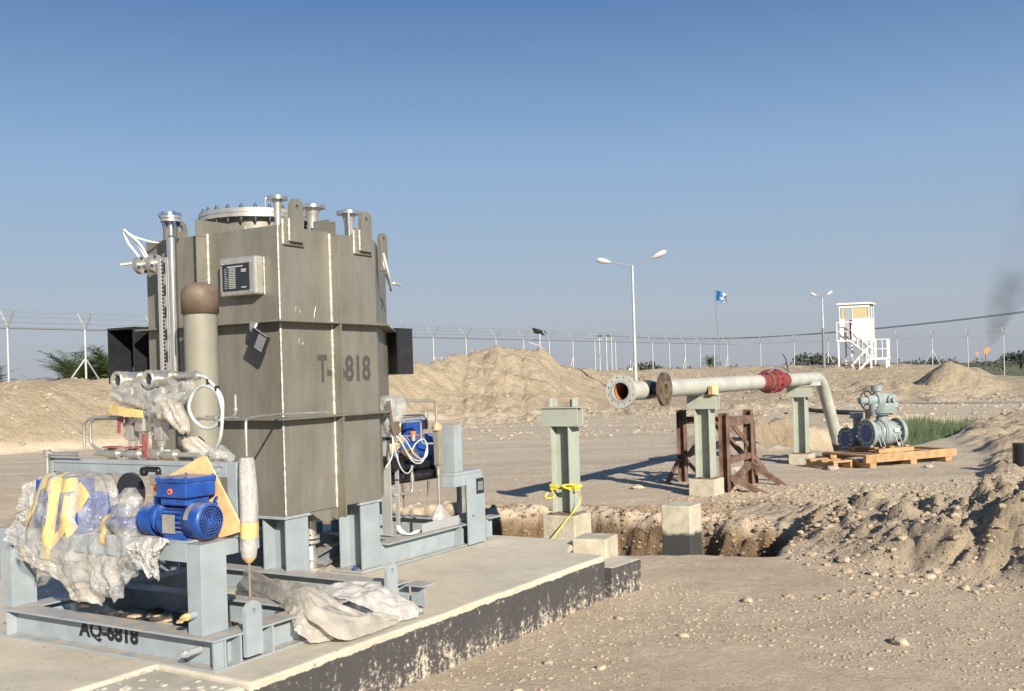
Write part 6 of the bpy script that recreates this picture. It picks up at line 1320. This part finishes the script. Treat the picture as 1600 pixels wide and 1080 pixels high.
# ------------------------------------------------------------------ stones
BIG = [(1.522, 6.815, .055, 'stone', 'tan rounded stone lying alone right of the pad corner'), (.622, 6.45, .040, 'stonegrey', 'small brown stone near the black pad wall'), (2.09, 5.64, .070, 'stone', 'pale tan flat stone near the bottom of the photo'), (.425, 5.391, .042, 'stone', 'pale angular stone in the foreground below the pad corner'), (-.02, 5.02, .038, 'stone', 'cream stone in the foreground nearest the pad wall'), (.15, 5.5, .042, 'stonegrey', 'grey stone between two pale ones in the foreground'), (2.55, 8.02, .085, 'stonegrey', 'round grey boulder at the foot of the dug bank'), (2.62, 7.55, .060, 'stone', 'small round stone below the grey boulder'), (.95, 5.95, .036, 'stone', 'white chip on the open dirt in the foreground'), (3.2, 7.0, .05, 'stonegrey', 'flat brown stone on the dirt below the bank'), (2.95, 7.35, .06, 'stone', 'flat pale slab stone at the foot of the bank'), (4.75, 15.3, .12, 'stonegrey', 'dark lump of stone left of the pallet'), (6.1, 15.1, .09, 'stone', 'tan stone in front of the long pallet'), (1.62, 13.6, .10, 'stone', 'flat pale stone in the shadow left of the middle support'), (3.35, 15.6, .15, 'stonegrey', 'dark stone seen through the rusty trestle')]
for i, (x, y, r_, m, lab) in enumerate(BIG):
    z = gz(x, y); r_ *= .72; o = MB().rock((x, y, z+r_*.22), r_, (1.3, .9, .55), 1, 300+i).build('stone', M[m], loc=(x, y, z)); setp(o, lab, 'stone', 'loose stones on the dirt')
def scatter(name, n, xr, yr, rr, m, seed, lab, dens=None):
    r0 = np.random.RandomState(seed); X = r0.uniform(*xr, n); Y = r0.uniform(yr[0]**.5, yr[1]**.5, n)**2 if dens is None else r0.uniform(*yr, n)
    Zs, tr_, cl_, mo_, gr_, U_, V_u = feat(X, Y); keep = ~((U_ > -3) & (U_ < 3.66) & (V_u > -.33) & (V_u < 3.05)) & (vn(X*1.1, Y*1.1, 7)+.25*cl_ > .36); X, Y, Zs = X[keep], Y[keep], Zs[keep]; n = len(X)
    R = rr[0]*(rr[1]/rr[0])**(r0.rand(n)**2.2); t_ = (1+5**.5)/2
    base = np.array([(-1, t_, 0), (1, t_, 0), (-1, -t_, 0), (1, -t_, 0), (0, -1, t_), (0, 1, t_), (0, -1, -t_), (0, 1, -t_), (t_, 0, -1), (t_, 0, 1), (-t_, 0, -1), (-t_, 0, 1)])/1.9
    fs = np.array([(0, 11, 5), (0, 5, 1), (0, 1, 7), (0, 7, 10), (0, 10, 11), (1, 5, 9), (5, 11, 4), (11, 10, 2), (10, 7, 6), (7, 1, 8), (3, 9, 4), (3, 4, 2), (3, 2, 6), (3, 6, 8), (3, 8, 9), (4, 9, 5), (2, 4, 11), (6, 2, 10), (8, 6, 7), (9, 8, 1)])
    P_ = base[None]*(1+r0.uniform(-.22, .22, (n, 12, 3))); a = r0.uniform(0, 6.28, n); c, s = np.cos(a)[:, None], np.sin(a)[:, None]; x = P_[..., 0]*c-P_[..., 1]*s; y = P_[..., 0]*s+P_[..., 1]*c
    q = np.stack([x*R[:, None]*r0.uniform(.8, 1.3, (n, 1))+X[:, None], y*R[:, None]+Y[:, None], P_[..., 2]*R[:, None]*r0.uniform(.5, .85, (n, 1))+Zs[:, None]+R[:, None]*.05], -1).reshape(-1, 3)
    F = (fs[None]+np.arange(n)[:, None, None]*12).reshape(-1, 3); me = bpy.data.meshes.new(name); me.vertices.add(len(q)); me.vertices.foreach_set('co', q.ravel()); me.loops.add(F.size); me.loops.foreach_set('vertex_index', F.ravel().astype(np.int32)); me.polygons.add(len(F)); me.polygons.foreach_set('loop_start', np.arange(0, F.size, 3, dtype=np.int32)); me.polygons.foreach_set('loop_total', np.full(len(F), 3, np.int32)); me.polygons.foreach_set('use_smooth', np.zeros(len(F), bool)); me.update(calc_edges=True)
    me.materials.append(m); o = bpy.data.objects.new(name, me); COL.objects.link(o); setp(o, lab, 'gravel', kind='stuff')
def m_gravel():
    m = bpy.data.materials.new('mixed_gravel'); m.use_nodes = True; n = m.node_tree; L = n.links.new; b = n.nodes['Principled BSDF']; b.inputs['Roughness'].default_value = .9; g = n.nodes.new('ShaderNodeNewGeometry'); r = n.nodes.new('ShaderNodeValToRGB'); L(g.outputs['Random Per Island'], r.inputs[0]); e = r.color_ramp.elements
    e[0].color = (.24, .19, .14, 1); e[1].color = (.50, .43, .32, 1); k = e.new(.5); k.color = (.33, .27, .19, 1); k = e.new(.93); k.color = (.37, .305, .22, 1); L(r.outputs[0], b.inputs['Base Color']); return m
GM = m_gravel()
scatter('gravel', 42000, (-2.5, 6.0), (4.2, 11.5), (.003, .015), GM, 5, 'fine gravel strewn over the foreground dirt'); scatter('pebbles', 6000, (-6, 11), (11.5, 26), (.006, .022), GM, 6, 'pebbles scattered between the pipe supports'); scatter('clods', 9000, (1.8, 8), (6.8, 13.5), (.006, .040), M['clod'], 8, 'dry earth clods on the dug bank at the right', 1)
scatter('far_clods', 9000, (-16, 26), (25, 56), (.02, .10), M['clod'], 9, 'loose clods on the distant dirt banks')
scatter('trench_clods', 5000, (-1.2, 3.0), (9.0, 11.8), (.008, .035), M['clodred'], 19, 'crumbled earth along the far wall of the trench', 1)
# hose and bits lying on the far road
o = MB().tube(smooth_path([(14.2, 40.5, gz(14.2, 40.5)+.04), (16.5, 38, gz(16.5, 38)+.04), (19, 36.5, gz(19, 36.5)+.04), (22, 35, gz(22, 35)+.04), (25, 34.5, gz(25, 34.5)+.04)], 8), .022, 6).build('hose', M['galvdark'], loc=(19, 36, 0)); setp(o, 'thin dark hose lying across the road in front of the tower heaps', 'hose')
o = MB().tube(smooth_path([(9.2, 33.5, .25), (9.8, 33, .12), (10.6, 32, .08), (11.2, 31.6, .06)], 6), .07, 6).build('cable_scrap', M['black'], loc=(10, 33, 0)); setp(o, 'short black cable scrap on the dirt left of the far pipe support', 'cable')
# ------------------------------------------------------------------ flares and smoke
def flame(x, y, z, s, lab):
    m = bpy.data.materials.new('flare_fire'); m.use_nodes = True; n = m.node_tree; e = n.nodes.new('ShaderNodeEmission'); e.inputs[0].default_value = (1, .26, .07, 1); e.inputs[1].default_value = 1.15; n.links.new(e.outputs[0], n.nodes['Material Output'].inputs[0])
    t = thing('gas_flare', lab, 'gas flare', (x, y, 0)); MB().cyl((x, y, 0), (x, y, z-s), .25, n=8).build('stack', M['galvdark'], t)
    mb = MB(); Lump([(x, y, z-s), (x+.1*s, y, z-.4*s), (x+.4*s, y, z+.4*s), (x+1.0*s, y, z+1.1*s)], [.1*s, .65*s, .75*s, .05*s], [.1*s, .65*s, .75*s, .05*s], (1, 0, 0), (0, 1, 0), .1, 3, .2, 5, 1).mesh(mb, 16, 16); mb.build('flame', m, t)
flame(185.3, 400, 5.7, 1.25, 'larger orange gas flare burning under the black smoke at the right'); flame(182.5, 402, 4.6, .6, 'smaller orange gas flare left of the smoking one')
m = bpy.data.materials.new('black_smoke'); m.use_nodes = True; n = m.node_tree; n.nodes.remove(n.nodes['Principled BSDF']); vp = n.nodes.new('ShaderNodeVolumePrincipled'); vp.inputs['Color'].default_value = (.10, .10, .11, 1)
tc = n.nodes.new('ShaderNodeTexCoord'); nz = n.nodes.new('ShaderNodeTexNoise'); nz.inputs['Scale'].default_value = .09; nz.inputs['Detail'].default_value = 5; n.links.new(tc.outputs['Object'], nz.inputs['Vector'])
sx = n.nodes.new('ShaderNodeSeparateXYZ'); n.links.new(tc.outputs['Object'], sx.inputs[0]); hr = n.nodes.new('ShaderNodeMapRange'); n.links.new(sx.outputs['Z'], hr.inputs[0]); hr.inputs[1].default_value = 6; hr.inputs[2].default_value = 40; hr.inputs[3].default_value = .12; hr.inputs[4].default_value = .006
nr = n.nodes.new('ShaderNodeMapRange'); n.links.new(nz.outputs['Fac'], nr.inputs[0]); nr.inputs[1].default_value = .30; nr.inputs[2].default_value = .68; mu = n.nodes.new('ShaderNodeMath'); mu.operation = 'MULTIPLY'; n.links.new(hr.outputs[0], mu.inputs[0]); n.links.new(nr.outputs[0], mu.inputs[1]); n.links.new(mu.outputs[0], vp.inputs['Density']); n.links.new(vp.outputs[0], n.nodes['Material Output'].inputs[1])
mb = MB(); Lump([(186.5, 401, 7), (189, 401, 10), (191, 402, 17), (196, 402, 26), (203, 402, 38), (214, 403, 55), (228, 404, 75)], [.8, 2.2, 4.5, 8, 12, 17, 22], [.8, 2.2, 4, 6, 8, 11, 14], (1, 0, 0), (0, 1, 0), 0, 3, .2, 7, 1).mesh(mb, 40, 24); o = mb.build('smoke_plume', m, loc=(0, 0, 0)); setp(o, 'faint black smoke drifting up to the right from the gas flare', 'smoke', kind='stuff')
